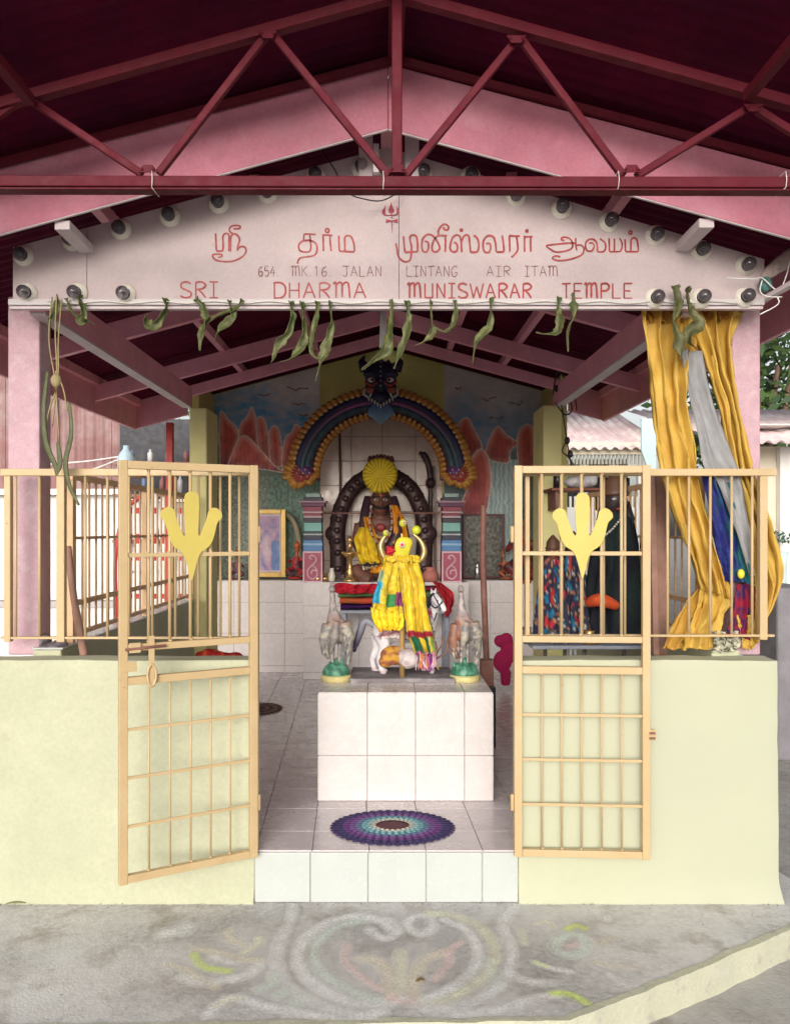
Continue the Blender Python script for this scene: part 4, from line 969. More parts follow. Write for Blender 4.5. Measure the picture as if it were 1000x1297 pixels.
cpart('gold_backing', drape([(845,387),(848,430),(852,455)], [(905,388),(902,430),(893,458)], 3.625, 2.2, .012, lambda u, v: GO2, 14, .8, 0, 3))
def rd_(u, v): return mixc((.25,.01,.03), (.03,.01,.07), (fbm(u*8, v*8, 1)+.1)*3)
cpart('red_strip', drape([(932,738),(925,780),(918,805)], [(955,742),(954,780),(949,810)], 3.580, 2, .014, rd_, 20, 0, 0, 4))
cpart('patterned_hem', drape([(900,800),(903,815),(900,826)], [(938,800),(935,818),(925,826)], 3.585, 3, .018, lambda u, v: mixc((.55,.52,.42), (.06,.08,.04), fbm(u*11, v*9)*6), 20, 0, 0, 6))
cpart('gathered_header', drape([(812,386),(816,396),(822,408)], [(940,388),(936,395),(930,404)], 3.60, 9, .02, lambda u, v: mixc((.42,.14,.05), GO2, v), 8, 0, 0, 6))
MB().ell(P(938,727,3.55), (.016,.014,.022), 12, 8).build('lime', mat('lime_skin', (.72,.62,.05), .45, .05, 20), label='small yellow lime tucked in the curtain folds behind the railing', cat='lime')
# ------------------------------------------------------------ torana arch and columns
YA = 7.52; AX = (481-CX)*YA/F; AZ = ZC-(600-CY)*YA/F; u_ = YA/F
GOLD = (.46,.20,.04); RED = (.30,.02,.04); DBL = (.018,.02,.08); PURP = (.12,.04,.16)
ta = thing('temple_arch', (AX, YA, 1.15), 'painted temple arch with gold scallops, blue bands and a demon face on striped columns', 'arch')
def arc(rx, rz_, a0, a1, n, y=YA): return [Vector((AX+rx*u_*math.cos(R(a0+(a1-a0)*i/n)), y, AZ+rz_*u_*math.sin(R(a0+(a1-a0)*i/n)))) for i in range(n+1)]
mb = MB()
def band(rx0, rz0, rx1, rz1, y0, y1, col, name, m=M_v, n=48, a0=-6, a1=186):
    A = arc(rx0, rz0, a0, a1, n); B = arc(rx1, rz1, a0, a1, n); mb = MB(); vs = []
    for a, b_ in zip(A, B): vs += [(a.x,y0,a.z),(b_.x,y0,b_.z),(b_.x,y1,b_.z),(a.x,y1,a.z)]
    mb.cc = col; mb.add(vs, [(4*i+k, 4*i+(k+1)%4, 4*i+4+(k+1)%4, 4*i+4+k) for i in range(n) for k in range(4)]+[(0,1,2,3),(4*n,4*n+1,4*n+2,4*n+3)])
    mb.build(name, m, ta)
band(77,72,117,108, YA, YA+.14, (.10,.02,.06), 'arch_body')
mb = MB()
for rx, rz_, r, c in ((103,95,6.5,DBL),(92,85,7,(.012,.041,.07)),):
    A = arc(rx, rz_, -4, 184, 60, YA-.005); mb.tube(A, r*u_, 10, cols=[mixc(c, (.035,.075,.10), .5+.5*math.sin(i*1.9)) if c[1] > .04 else c for i in range(61)])
mb.build('blue_roll', M_v, ta)
mb = MB(); mb.tube(arc(98, 90, 2, 178, 60, YA-.045), 3.2*u_, 8, cols=[mixc((.22,.07,.20), (.03,.10,.12), abs(i-30)/22-.3) for i in range(61)]); mb.build('purple_roll', M_v, ta)
def scallops(rx, rz_, n, r, name, y=YA-.01, out=1):
    for i in range(n):
        a = R(-3+186*(i+.5)/n)
        if abs(math.degrees(a)-90) < 9: continue
        c = Vector((AX+rx*u_*math.cos(a), y, AZ+rz_*u_*math.sin(a))); d = Vector((math.cos(a), 0, math.sin(a)))
        mb = MB(); rot = Matrix.Rotation(-a, 3, 'Y'); mb.cc = GOLD; mb.ell(c, (r*1.15*u_, .035, r*.9*u_), 10, 6, rot)
        mb.cc = (.62,.42,.16); mb.ell(c-d*out*r*.5*u_+Vector((0,-.022,0)), (r*.45*u_, .018, r*.45*u_), 8, 5, rot)
        mb.cc = RED; mb.ell(c-d*out*r*1.25*u_, (r*.5*u_, .03, r*.5*u_), 8, 5, rot)
        mb.build(name, M_v, ta)
scallops(112, 104, 46, 5.6, 'outer_scallop'); scallops(80, 74, 38, 4.6, 'inner_scallop', out=-1)
for s in (-1, 1):   # flared shell ends
    cx_ = AX+s*96*u_; cz_ = AZ-2*u_; sh = MB()
    for i in range(15):
        a = R(-175+215*i/14) if s > 0 else R(-5-215*i/14); d = Vector((math.cos(a), 0, math.sin(a)))
        L_ = (26 if math.sin(a) > -.8 else 21)*u_*(1.0 if abs(math.cos(a)) > .3 else .85); L_ *= (1 if math.cos(a)*s > 0 else .72)
        sh.cc = mixc(GOLD, (.60,.33,.06), .5*(i % 2)); p0 = Vector((cx_, YA-.02, cz_)); p1 = p0+d*L_*(1 if d.z > -.2 else .82)
        sh.tube([p0+d*.03, p0.lerp(p1, .6)+Vector((0,-.02,0)), p1], [.012, 4.4*u_, 3.0*u_], 7)
        sh.cc = mixc(RED, (.30,.06,.02), random.random()); sh.tube([p0+Vector((0,-.03,0)), p0.lerp(p1, .62)+Vector((0,-.045,0))], [.03,.008], 6)
    sh.cc = PURP; sh.ell((cx_, YA-.03, cz_+.02), (12*u_, .05, 11*u_), 12, 8)
    sh.cc = (.55,.45,.50)
    for k in range(7): sh.ell((cx_+(k-3)*2.6*u_, YA-.085, cz_+(2+5*math.sin(k*2.1))*u_), (1.3*u_,.012,1.1*u_), 6, 4)
    sh.build('shell_end', M_v, ta)
# demon face
def FP(px, py, y=0): return P(px, py, YA+y)
dk = (.012,.010,.028)
hb = MB(); hb.ell(FP(482,482,-.05), (20*u_,.13,25*u_), 18, 12); hb.ell(FP(482,505,-.10), (15*u_,.09,13*u_), 14, 8); hb.ell(FP(482,486,-.15), (4.5*u_,.06,10*u_), 10, 6)
for s in (-1, 1):
    hb.ell(FP(482+s*13,474,-.12), (10*u_,.06,5*u_), 12, 6); hb.ell(FP(482+s*14,494,-.11), (8*u_,.06,7*u_), 12, 6); hb.tube([FP(482+s*20,470,-.03), FP(482+s*25,458,-.03), FP(482+s*20,450,-.03)], [.05,.035,.012], 8)
for k in range(-2, 3): hb.tube([FP(482+k*9,464,-.05), FP(482+k*10,452+abs(k)*3,-.04)], [.045,.012], 7)
blob(hb, .012, 3, colfn=lambda p: mixc(dk, (.03,.03,.09), .45+fbm(p.x*8, p.z*8))).build('demon_head', M_v, ta, fix=False)
for s in (-1, 1):
    e = MB(); e.cc = (.62,.55,.50); e.ell(FP(482+s*12,481,-.185), (4.6*u_,.02,3.2*u_), 12, 8); e.cc = (.02,.01,.01); e.ell(FP(482+s*10.5,481,-.203), (1.9*u_,.008,1.9*u_), 8, 6)
    e.cc = (.30,.04,.03); e.tube(catmull([FP(482+s*4,484,-.19), FP(482+s*12,488,-.195), FP(482+s*20,483,-.18)], 5), .010, 6); e.cc = (.30,.08,.05); e.ell(FP(482+s*14,494,-.165), (6*u_,.018,5*u_), 10, 6)
    e.build('eye', M_v, ta)
    c_ = MB(); c_.cc = (.45,.50,.50); c_.tube(catmull([FP(482+s*20,492,-.16), FP(482+s*21,499,-.17), FP(482+s*15,503,-.18), FP(482+s*12,498,-.18)], 5), .011, 6); c_.build('cheek_curl', M_v, ta)
t_ = MB(); t_.cc = (.5,.5,.48)
for k in range(9): f = k/8*2-1; t_.tube([FP(482+f*15,503+9*(1-abs(f)),-.185), FP(482+f*15,508+9*(1-abs(f)),-.185)], [.014,.003], 6)
t_.cc = (.22,.24,.3)
for k in range(6): t_.ell(FP(482,458+k*6,-.17-.01*k), (.011,.012,.010), 8, 5)
t_.build('teeth', M_v, ta)
t_ = MB()
for k in range(-4, 5):
    q = [FP(482+k*1.2,508,-.12), FP(482+k*3.6,522,-.13), FP(482+k*2.2,538-abs(k)*2.6,-.10)]
    t_.tube(catmull(q, 4), [.02]*5+[.022]*3+[.006], 6, cols=[mixc((.02,.08,.28), (.22,.38,.50), i/8) for i in range(9)])
t_.build('tongue', M_v, ta)
# striped columns
def column(xc):
    c = thing('dummy', (xc, YA, ZT), '', '') if False else None
    rows = [(738,698,12.3,(.34,.05,.10),'column_panel'), (698,684,12.0,(.06,.19,.42),'blue_band'), (691,688,12.6,(.25,.42,.58),'blue_band'), (684,678,11.5,(.015,.02,.05),'dark_band'), (678,676,12,(.50,.55,.55),'white_band'),
            (676,673,11.4,(.02,.05,.05),'dark_band'), (673,662,11,(.18,.42,.38),'teal_band'), (662,656,11.2,(.03,.015,.03),'dark_band'), (656,653.5,11.6,(.50,.38,.40),'white_band'), (653.5,650,11,(.25,.03,.06),'red_band'),
            (650,648,13.5,(.55,.44,.46),'white_band'), (648,642,11.4,(.25,.03,.06),'red_band'), (642,637,15,(.10,.02,.07),'capital'), (637,634.5,17.5,(.40,.25,.32),'capital'), (634.5,630,12,(.03,.03,.05),'dark_band'), (630,625,9,(.30,.42,.40),'teal_band')]
    for a, b_, hw, col, n in rows:
        mb = MB(); mb.cc = col; mb.box(xc-hw*u_, xc+hw*u_, YA-hw*.55*u_, YA+.14, ZC-(a-CY)*u_+.001, ZC-(b_-CY)*u_); mb.build(n, M_v, ta, bevel=.003)
    yf = YA-12.3*.55*u_-.004
    mb = MB(); mb.cc = (.62,.42,.48)
    for (x0, x1, a, b_) in ((-12.3,-10.6,698,738),(10.6,12.3,698,738),(-10.5,10.5,698,700.5),(-10.5,10.5,735.5,738)): mb.box(xc+x0*u_, xc+x1*u_, yf-.002, yf+.001, ZC-(b_-CY)*u_+.002, ZC-(a-CY)*u_)
    mb.build('panel_border', M_v, ta)
    mb = MB(); mb.cc = (.58,.36,.42); sp = lambda x, y: Vector((xc+x*u_, yf-.002, ZC-(y-CY)*u_))
    mb.tube(catmull([sp(-1,708), sp(-4,706), sp(-1,703), sp(4,706), sp(4,711), sp(-1,716), sp(-6,722), sp(-5,730), sp(1,733), sp(6,728), sp(4,722), sp(-1,723), sp(-1,727)], 5), .0095, 6)
    mb.tube(catmull([sp(0,716), sp(4,719), sp(6,723)], 5), .008, 6); mb.build('scroll', M_v, ta)
column(px2x(396.5, YA)); column(px2x(571, YA))
# white edging of the niche, a plaster rib along the tiles
nb = MB(); nb.cc = (.40,.33,.33); nb.tube([P(x,y,8.10) for x, y in ((551,738),(551,620),(549,590))], .016, 6); nb.build('niche_rib', M_v, label='pale upright rib beside the right column of the arch', cat='rib')

# ------------------------------------------------------------ dark halo arch behind the idol
YI = 7.90; v_ = YI/F
ha = thing('halo_arch', tuple(P(482,738,YI)), 'dark bronze halo arch standing behind the main idol', 'halo')
def hp(px, py, y=0): return P(px, py, YI+y)
pathL = [(428,737),(428,700),(427,672),(432,645),(445,620),(462,606),(482,601),(502,606),(520,620),(533,645),(538,672),(537,700),(537,737)]
q = catmull([hp(x,y) for x, y in pathL], 8)
MB().tube(q, .085, 10, flat=.6).build('arch_band', M_dark, ha)
mb = MB()
for i in range(4, len(q)-4, 4):
    mb = MB(); p = q[i]; mb.ell(p+Vector((0,-.05,0)), (.034,.02,.034), 8, 6); d = (p-hp(482,672)).normalized(); mb.ell(p+d*.055, (.035,.025,.035), 8, 6); mb.build('boss', M_dark, ha)
for px in (428, 537):
    MB().box(hp(px-9,0).x, hp(px+9,0).x, YI-.05, YI+.05, ZT, ZT+.06).build('foot', M_dark, ha, bevel=.01); MB().ell(hp(px-4 if px<482 else px+4,676), (.10,.05,.09), 12, 8).build('side_figure', M_dark, ha)

# ------------------------------------------------------------ main idol
YO = 7.74; w_ = YO/F
def ip(px, py, y=0): return P(px, py, YO+y)
idl = thing('deity_statue', tuple(ip(482,740)), 'seated dark moustached deity statue wearing a pleated yellow turban fan and orange shawl', 'statue')
SK = (.20,.085,.06)
bd = MB()
bd.ell(ip(482,690), (28*w_,.13,34*w_), 16, 12); bd.ell(ip(482,664), (29*w_,.11,15*w_), 16, 10); bd.tube([ip(482,655), ip(482,645)], [.07,.06], 10)
bd.ell(ip(482,636,-.02), (14*w_,.12,17*w_), 16, 12); bd.ell(ip(482,645,-.08), (9.5*w_,.07,8*w_), 12, 8)
bd.ell(ip(482,637,-.155), (2.4*w_,.03,5*w_), 8, 6)
for s in (-1, 1):
    bd.tube([ip(482+s*25,664), ip(482+s*31,688,-.03), ip(482+s*24,702,-.14)], [.07,.055,.045], 10); bd.ell(ip(482+s*22,704,-.17), (.05,.04,.045), 8, 6)
    bd.tube([ip(482+s*10,722,-.02), ip(482+s*34,728,-.16), ip(482+s*12,736,-.24)], [.12,.10,.07], 10); bd.ell(ip(482+s*14.5,636), (.02,.03,.035), 8, 6)
blob(bd, .014, 4, colfn=lambda p: mixc(SK, (.13,.055,.045), .4+fbm(p.x*7, p.z*7))).build('body', M_v, idl, fix=False)
fc = MB(); 
for s in (-1, 1):
    fc.cc = (.55,.50,.45); fc.ell(ip(482+s*5.5,633,-.132), (2.9*w_,.01,1.6*w_), 10, 6); fc.cc = (.01,.01,.01); fc.ell(ip(482+s*5.5,633,-.142), (1.2*w_,.006,1.3*w_), 8, 6)
    fc.tube(catmull([ip(482+s*2,630,-.14), ip(482+s*6,628.3,-.14), ip(482+s*11,630.5,-.12)], 4), .007, 6)
    fc.tube(catmull([ip(482+s*.5,643,-.165), ip(482+s*5,643,-.16), ip(482+s*10,640,-.135), ip(482+s*12,637,-.12)], 5), [.016]*6+[.013]*5+[.005]*5, 6)
fc.cc = (.25,.05,.05); fc.ell(ip(482,647,-.15), (3.4*w_,.012,1.3*w_), 8, 6); fc.cc = (.55,.08,.05); fc.ell(ip(482,627,-.13), (1.4*w_,.008,2.6*w_), 8, 6)
fc.build('face', M_v, idl)
cr = MB(); cr.cc = (.09,.025,.03)
for k in range(-3, 4): cr.ell(ip(482+k*4.6,581-1.2*math.cos(k)), (.024,.03,.040), 8, 6)
cr.lathe(ip(482,612), [(.14,0),(.15,.05),(.14,.14),(.12,.21),(.10,.22)], 20); cr.cc = (.30,.16,.05)
for k in range(9): cr.ell(ip(482+(k-4)*3.6,586,-.10), .012, 6, 4)
cr.build('crown', M_v, idl)
# pleated turban fan
tf = MB(); C0 = ip(481,602,-.17); n = 120; vs = [tuple(C0+Vector((0,-.03,0)))]; cs = [(.60,.40,.02)]
for j in range(1, 7):
    for i in range(n):
        a = 2*math.pi*i/n; r = j/6*21.5*w_*(1+.02*math.sin(a*3)); ple = math.cos(a*24)*.010*j/6
        vs.append((C0.x+r*math.cos(a), C0.y-.03*(1-(j/6)**2)-ple+.02*(j == 6), C0.z+r*1.03*math.sin(a))); k = .5+.5*math.cos(a*24); cs.append(mixc((.50,.30,.012), (.80,.64,.05), k*.8+.2*(j/6)))
tf.smooth = True
tf.add(vs, [(0, 1+i, 1+(i+1) % n) for i in range(n)]+[(1+j*n+i, 1+(j+1)*n+i, 1+(j+1)*n+(i+1) % n, 1+j*n+(i+1) % n) for j in range(5) for i in range(n)], cs)
tf.build('turban_fan', M_satin, idl, fix=False, solid=.006)
tf2 = MB()
tf2.grid(lambda u, v: C0+Vector(((u-.5)*(.03+.17*v), -.055-.01*math.cos(u*26), -.02-.14*v)), 40, 4, lambda u, v: mixc((.55,.35,.02), (.82,.66,.06), .5+.5*math.cos(u*26))); tf2.build('turban_knot', M_satin, idl, fix=False, solid=.004)
# garland, locks, shawl
for s in (-1, 1):
    lk = MB(); lk.cc = (.045,.018,.03); lk.tube(catmull([ip(482+s*15,630,-.02), ip(482+s*20,650,-.10), ip(482+s*21,672,-.15), ip(482+s*12,692,-.17), ip(482+s*6,706,-.17)], 6), [.045]*12+[.05]*7+[.03]*6, 8, flat=.6); lk.build('hair_lock', M_v, idl)
gd = MB()
for s in (-1, 1):
    for i, p in enumerate(catmull([ip(482+s*12,640,-.13), ip(482+s*14,660,-.18), ip(482+s*11,678,-.20), ip(482,694,-.21)], 7)):
        gd.cc = (.50,.45,.42) if i % 3 else (.30,.05,.05); gd.ell(p+Vector((0,-.01,0)), .013 if i % 2 else .010, 7, 5)
gd.cc = (.55,.40,.12); gd.tube(catmull([ip(474,676,-.17), ip(482,681,-.20), ip(490,676,-.17)], 5), .012, 6); gd.cc = (.30,.04,.04); gd.ell(ip(482,668,-.135), (.05,.02,.04), 10, 6); gd.ell(ip(482,686,-.19), (.03,.02,.03), 8, 6)
gd.build('garland', M_v, idl)
YEL = (.80,.60,.025); YEL2 = (.62,.40,.02); ORA = (.78,.33,.025)
def yl(u, v): return mixc(YEL, YEL2, .4+fbm(u*5, v*7, 3))
drape([(495,640),(497,662),(495,690),(488,728)], [(503,640),(514,662),(519,695),(519,732)], YO-.17, 1.5, .03, lambda u, v: mixc(ORA, (.60,.22,.02), .4+fbm(u*4, v*5)), 30).build('shawl', M_satin, idl, fix=False, solid=.004)
drape([(460,656),(464,690),(468,726)], [(468,654),(482,692),(489,728)], YO-.18, 1.5, .03, lambda u, v: mixc(ORA, (.60,.22,.02), .4+fbm(u*4, v*5)), 24).build('shawl', M_satin, idl, fix=False, solid=.004)
drape([(456,668),(448,684),(451,700),(454,715)], [(466,668),(475,688),(479,705),(483,713)], YO-.23, 2.6, .030, yl, 26).build('yellow_cloth', M_satin, idl, fix=False, solid=.004)
drape([(458,713),(460,718),(463,722)], [(480,711),(478,716),(474,718)], YO-.22, 3, .02, lambda u, v: (.45,.36,.20) if v > .6 else (.03,.03,.05), 8).build('fringe', M_satin, idl, fix=False, solid=.004)
rr = MB(); rr.cc = (.45,.02,.03)
for k in range(26): rr.ell(ip(494+random.uniform(-6,6), 698+random.uniform(-5,5), -.20-random.random()*.03), .018, 7, 5)
rr.build('red_flowers', M_v, idl)

# ------------------------------------------------------------ weapons leaning on the back wall
sk_ = MB(); q = catmull([P(570-29,736,8.0), P(543,690,8.02), P(545,640,8.04), P(545,610,8.05), P(543,590,8.06), P(537,577,8.06), P(530,573,8.06)], 8)
tagm = sk_.tube(q, [.024]*26+[.030]*9+[.034]*8+[.02]*4+[.008]*2, 8, flat=.5); s_o = thing('sickle_sword', tuple(P(541,736,8.0)), 'tall dark curved sickle sword leaning at the right of the idol', 'sword'); tagm.build('blade', M_dark, s_o)
MB().lathe(P(545,618,8.045), [(.03,0),(.05,.03),(.05,.07),(.03,.10)], 12).build('guard', M_dark, s_o)
MB().tube([P(431,737,7.98), P(431,640,8.02), P(430,545,8.06)], .012, 8).build('iron_rod', M_rust, label='thin dark rod leaning on the tiles at the left of the idol', cat='rod')
MB().box(P(396,0,7.86).x, P(556,0,7.86).x, 7.84, 7.865, ZC-(651-CY)*7.86/F, ZC-(649-CY)*7.86/F).build('display_bar', M_rust, label='thin dark bar running across behind the idol', cat='bar')

# spear standing right of the plinth
sp_ = thing('spear', tuple(P(614,880,5.1)), 'long rusty spear standing in a square socket at the right of the plinth', 'spear')
def sp3(px, py): return P(px, py, 5.15)
MB().tube(catmull([sp3(616,845), sp3(614,790), sp3(612,735), sp3(611,690), sp3(612,640)], 6), [.020]*18+[.017]*7, 8).build('shaft', M_rust, sp_)
MB().tube([sp3(612,640), sp3(612,652), sp3(612,690)], [.004,.020,.012], 8, flat=.35).build('blade', M_rust, sp_)
MB().box(sp3(608,0).x, sp3(624,0).x, 5.11, 5.19, sp3(0,868).z, sp3(0,835).z).build('socket', M_rust, sp_, bevel=.006); MB().box(sp3(606,0).x, sp3(626,0).x, 5.09, 5.21, FZ, sp3(0,868).z).build('socket_foot', M_black, sp_, bevel=.006)

# ------------------------------------------------------------ things on the altar
def pot(loc, r, h, m, label, name='brass_pot', cat='pot'):
    MB().lathe(loc, [(r*.55,0),(r*.9,h*.12),(r,h*.4),(r*.8,h*.7),(r*.5,h*.82),(r*.7,h),(r*.6,h),(r*.4,h*.85)], 16).build(name, m, label=label, cat=cat)
pot(tuple(P(402,738,7.36+.16)[:2])+(ZT,), .055, .09, M_brass, 'small dull pot at the foot of the left column of the arch')
pot((P(411,0,7.6).x, 7.6, ZT), .05, .075, M_brass, 'small brass pot just right of the left column of the arch')
pot((P(420,0,7.56).x, 7.56, ZT), .035, .13, M_porc, 'slim pale pot, third from the left column of the arch')
lp = thing('oil_lamp', (P(443,0,7.5).x, 7.5, ZT), 'tall brass oil lamp left of the main idol', 'lamp')
lx = P(443,0,7.5).x
MB().lathe((lx,7.5,ZT), [(.07,0),(.06,.03),(.025,.06),(.035,.10),(.02,.13),(.02,.22),(.05,.24),(.08,.27),(.075,.285),(.02,.29),(.018,.38),(.03,.40),(.005,.44)], 18).build('stem', M_brass, lp)
for k in range(5): a = 2*math.pi*k/5; MB().ell((lx+.08*math.cos(a), 7.5+.08*math.sin(a), ZT+.28), (.022,.022,.012), 8, 5).build('spout', M_brass, lp)
MB().tube([P(461,738,7.55), P(460,716,7.55)], .010, 8).build('candle', M_white, label='slim white candle between the oil lamp and the idol', cat='candle')
pot((P(545,0,7.55).x, 7.55, ZT), .08, .14, mat('pink_clay', (.45,.16,.13), .7, .1, 20), 'pinkish clay jar right of the dressed trident', 'clay_jar', 'jar')
pot((P(604,0,7.95).x, 7.95, ZT), .03, .17, M_silver, 'slim steel vase before the dark framed picture', 'steel_vase', 'vase')
# framed pictures
def framed(x0, x1, y0, y1, Y, m, fn, label, fw=.035):
    a = P(x0, y1, Y); b_ = P(x1, y0, Y); f = thing('framed_picture', ((a.x+b_.x)/2, Y, a.z), label, 'picture')
    for bb in ((a.x,a.x+fw,a.z,b_.z),(b_.x-fw,b_.x,a.z,b_.z),(a.x+fw,b_.x-fw,a.z,a.z+fw),(a.x+fw,b_.x-fw,b_.z-fw,b_.z)): MB().box(bb[0],bb[1],Y-.02,Y+.012,bb[2]+.0,bb[3]).build('frame_side', m, f, bevel=.005)
    mb = MB(); mb.grid(lambda u, v: Vector((a.x+fw+(b_.x-a.x-2*fw)*u, Y-.004, b_.z-fw-(b_.z-a.z-2*fw)*v)), 50, 80, fn, sm=False); mb.build('print', M_vp, f, fix=False)
    MB().box(a.x+.002, b_.x-.002, Y+.013, Y+.022, a.z+.002, b_.z-.002).build('back_board', M_wood, f)
M_vp = mat('glossy_print', (1,1,1), .25, .04, 9, vcol=True)
def printL(u, v):
    k = noise.noise(Vector((u*5, v*8, 2))); k2 = noise.noise(Vector((u*12, v*16, 6))); c = mixc((.20,.17,.36), (.50,.30,.42), .5+1.2*k+.5*k2)
    d = math.hypot((u-.42)/.22, (v-.60)/.28)
    if d < 1: c = mixc((.62,.48,.52), c, d*.8+.3*k2)
    if u > .62 and v > .45: c = mixc(c, (.05,.20,.45), .75+.3*k2)
    if v < .22: c = mixc(c, (.35,.18,.34), .5)
    if u < .06 or u > .94 or v < .035 or v > .965: c = (.55,.45,.50)
    return c
framed(318, 362, 645, 731, 7.98, mat('gilt_frame', (.55,.36,.10), .35, .1, 20, metal=.3), printL, 'bright print of a seated figure in a gilt frame at the left of the altar', .05)
def printR(u, v): k = noise.noise(Vector((u*14, v*20, 2))); return mixc((.03,.035,.04), (.18,.17,.14), .35+1.1*k+.4*math.exp(-((u-.5)**2*9)))
framed(586, 638, 651, 732, 8.06, mat('maroon_frame', (.11,.025,.03), .4, .1, 20), printR, 'dark engraved picture in a thin maroon frame at the right of the altar', .022)
mb = MB(); mb.cc = (.35,.30,.20); mb.tube(catmull([P(362,650,8.05), P(374,665,8.05), P(380,700,8.05), P(380,732,8.05)], 6), .03, 8, cols=None); mb.build('cane_arc', M_v, label='pale bent cane arc beside the gilt framed print', cat='cane')
# small painted figures on the altar
def figurine(px, py, Y, h, cols, label, lean=0, seated=False):
    b_ = P(px, py, Y); t = thing('figurine', tuple(b_), label, 'figurine'); m_ = MB(); H = h
    o = lambda x, y, z: Vector((b_.x+x*H+lean*z*H, b_.y+y*H, b_.z+z*H))
    m_.ell(o(0,0,.45), (.13*H,.09*H,.20*H), 12, 8); m_.tube([o(0,0,.62), o(0,0,.75)], [.05*H,.04*H], 8); m_.ell(o(0,-.01,.82), (.075*H,.08*H,.095*H), 12, 8); m_.ell(o(0,-.085,.815), (.012*H,.012*H,.02*H), 6, 4)
    for s in (-1, 1):
        m_.tube([o(s*.13,0,.58), o(s*.22,-.04,.45), o(s*.16,-.14,.52)], [.045*H,.04*H,.03*H], 8)
        if seated: m_.tube([o(s*.07,0,.28), o(s*.22,-.12,.22), o(s*.05,-.2,.10)], [.09*H,.08*H,.05*H], 8)
        else: m_.tube([o(s*.06,0,.32), o(s*.08,-.02,.16), o(s*.08,-.03,.02)], [.085*H,.06*H,.045*H], 8)
    def cf(p):
        z = (p.z-b_.z)/H
        return mixc(cols[0], cols[1], .5+2*fbm(p.x*12, p.z*12)) if z < .6 else mixc(cols[2], SK, .3+fbm(p.x*9, p.z*9))
    blob(m_, H*.022, 2, colfn=cf).build('body', M_v, t, fix=False)
    c = MB(); c.cc = cols[3]; c.lathe(o(0,0,.88), [(.075*H,0),(.085*H,.03*H),(.06*H,.08*H),(.03*H,.14*H),(.005,.17*H)], 12); c.build('crown', M_v, t)
    c = MB(); c.cc = cols[0]; c.lathe(o(0,0,0), [(.20*H,0),(.20*H,.05*H),(.16*H,.06*H)], 14); c.build('base', M_v, t)
    return t
figurine(374, 733, 7.86, .36, ((.42,.02,.02),(.12,.02,.04),(.62,.12,.03),(.65,.12,.02)), 'small red and orange figurine between the gilt print and the left column', .06, True)
figurine(661, 738, 7.9, .72, ((.25,.03,.03),(.07,.02,.03),(.32,.10,.07),(.05,.08,.06)), 'dusky red robed figure behind the upper left bars of the right gate', .0, True)
figurine(641, 733, 7.86, .28, ((.35,.09,.03),(.2,.05,.03),(.35,.14,.06),(.3,.1,.03)), 'small rust-orange figurine just left of the right gate', -.15, True)
figurine(300, 735, 7.9, .30, ((.16,.05,.07),(.08,.03,.06),(.20,.10,.08),(.3,.1,.05)), 'small dark maroon figurine seen through the right bars of the left gate', 0, True)

# ------------------------------------------------------------ cloth-covered side table behind the horse
tb2 = thing('side_table', tuple(P(497,850,6.2)), 'small grey-framed table before the altar, under folded cloths', 'table')
YT2 = 6.9; tz_ = ZC-(773-CY)*YT2/F
def tp(px, py, y=0): return P(px, py, YT2+y)
for px in (435, 566):
    for yy_ in (0, .3): MB().box(tp(px-3,0).x, tp(px+3,0).x, YT2+yy_, YT2+yy_+.04, FZ, tz_-.03).build('leg', mat('grey_leg_paint', (.25,.27,.33), .5, .08, 20) if 'grey_leg_paint' not in MATS else MATS['grey_leg_paint'], tb2, bevel=.003)
MB().box(tp(430,0).x, tp(570,0).x, YT2-.02, YT2+.36, tz_-.028, tz_).build('table_top', mat('grey_steel_paint', (.25,.27,.33), .5, .08, 20), tb2, bevel=.003)
def roll(y0, y1, x0, x1, c, label, dy=0, c2=None):
    mb = MB(); a = tp(x0, y1, dy); b_ = tp(x1, y0, dy)
    def f(u, v):
        an = 2*math.pi*v; return Vector((a.x+(b_.x-a.x)*u, a.y+.15-.17*math.cos(an)*(1+.03*fbm(u*8, v*4)), (a.z+b_.z)/2+(b_.z-a.z)/2*math.copysign(abs(math.sin(an))**.6, math.sin(an))+.006*fbm(u*6, v*3, y0)))
    mb.grid(f, 30, 18, lambda u, v: mixc(c, c2 or tuple(x*.5 for x in c), .3+fbm(u*4, v*9, y0))); mb.build('folded_cloth', M_vc, label=label, cat='cloth', group=None)
roll(765.5, 772.5, 431, 545, (.05,.01,.10), 'dark purple folded cloth at the bottom of the stack behind the horse')
roll(757, 766, 430, 560, (.55,.07,.04), 'orange-red folded cloth in the stack behind the horse', 0, (.35,.12,.03))
roll(749, 757.5, 428, 548, (.13,.22,.09), 'olive green folded cloth in the stack behind the horse', 0, (.06,.15,.07))
roll(744, 749, 440, 566, (.30,.02,.05), 'crimson folded cloth near the top of the stack behind the horse')
drape([(424,739),(421,747),(428,752)], [(500,741),(495,747),(478,751)], YT2-.08, 4, .03, lambda u, v: mixc((.50,.015,.03), (.28,.01,.03), .3+fbm(u*5, v*4)), 16).build('red_cloth', M_vc, label='bright red cloth crumpled on top of the cloth stack behind the horse', cat='cloth', fix=False, solid=.006)
drape([(550,738),(556,752),(562,768),(562,778)], [(556,738),(572,752),(572,770),(566,781)], YT2-.12, 2, .04, lambda u, v: mixc((.50,.02,.03), (.18,.01,.03), .3+fbm(u*5, v*4)), 16).build('red_satin', M_satin, label='red satin scarf hanging behind the white horse head', cat='cloth', fix=False, solid=.006)

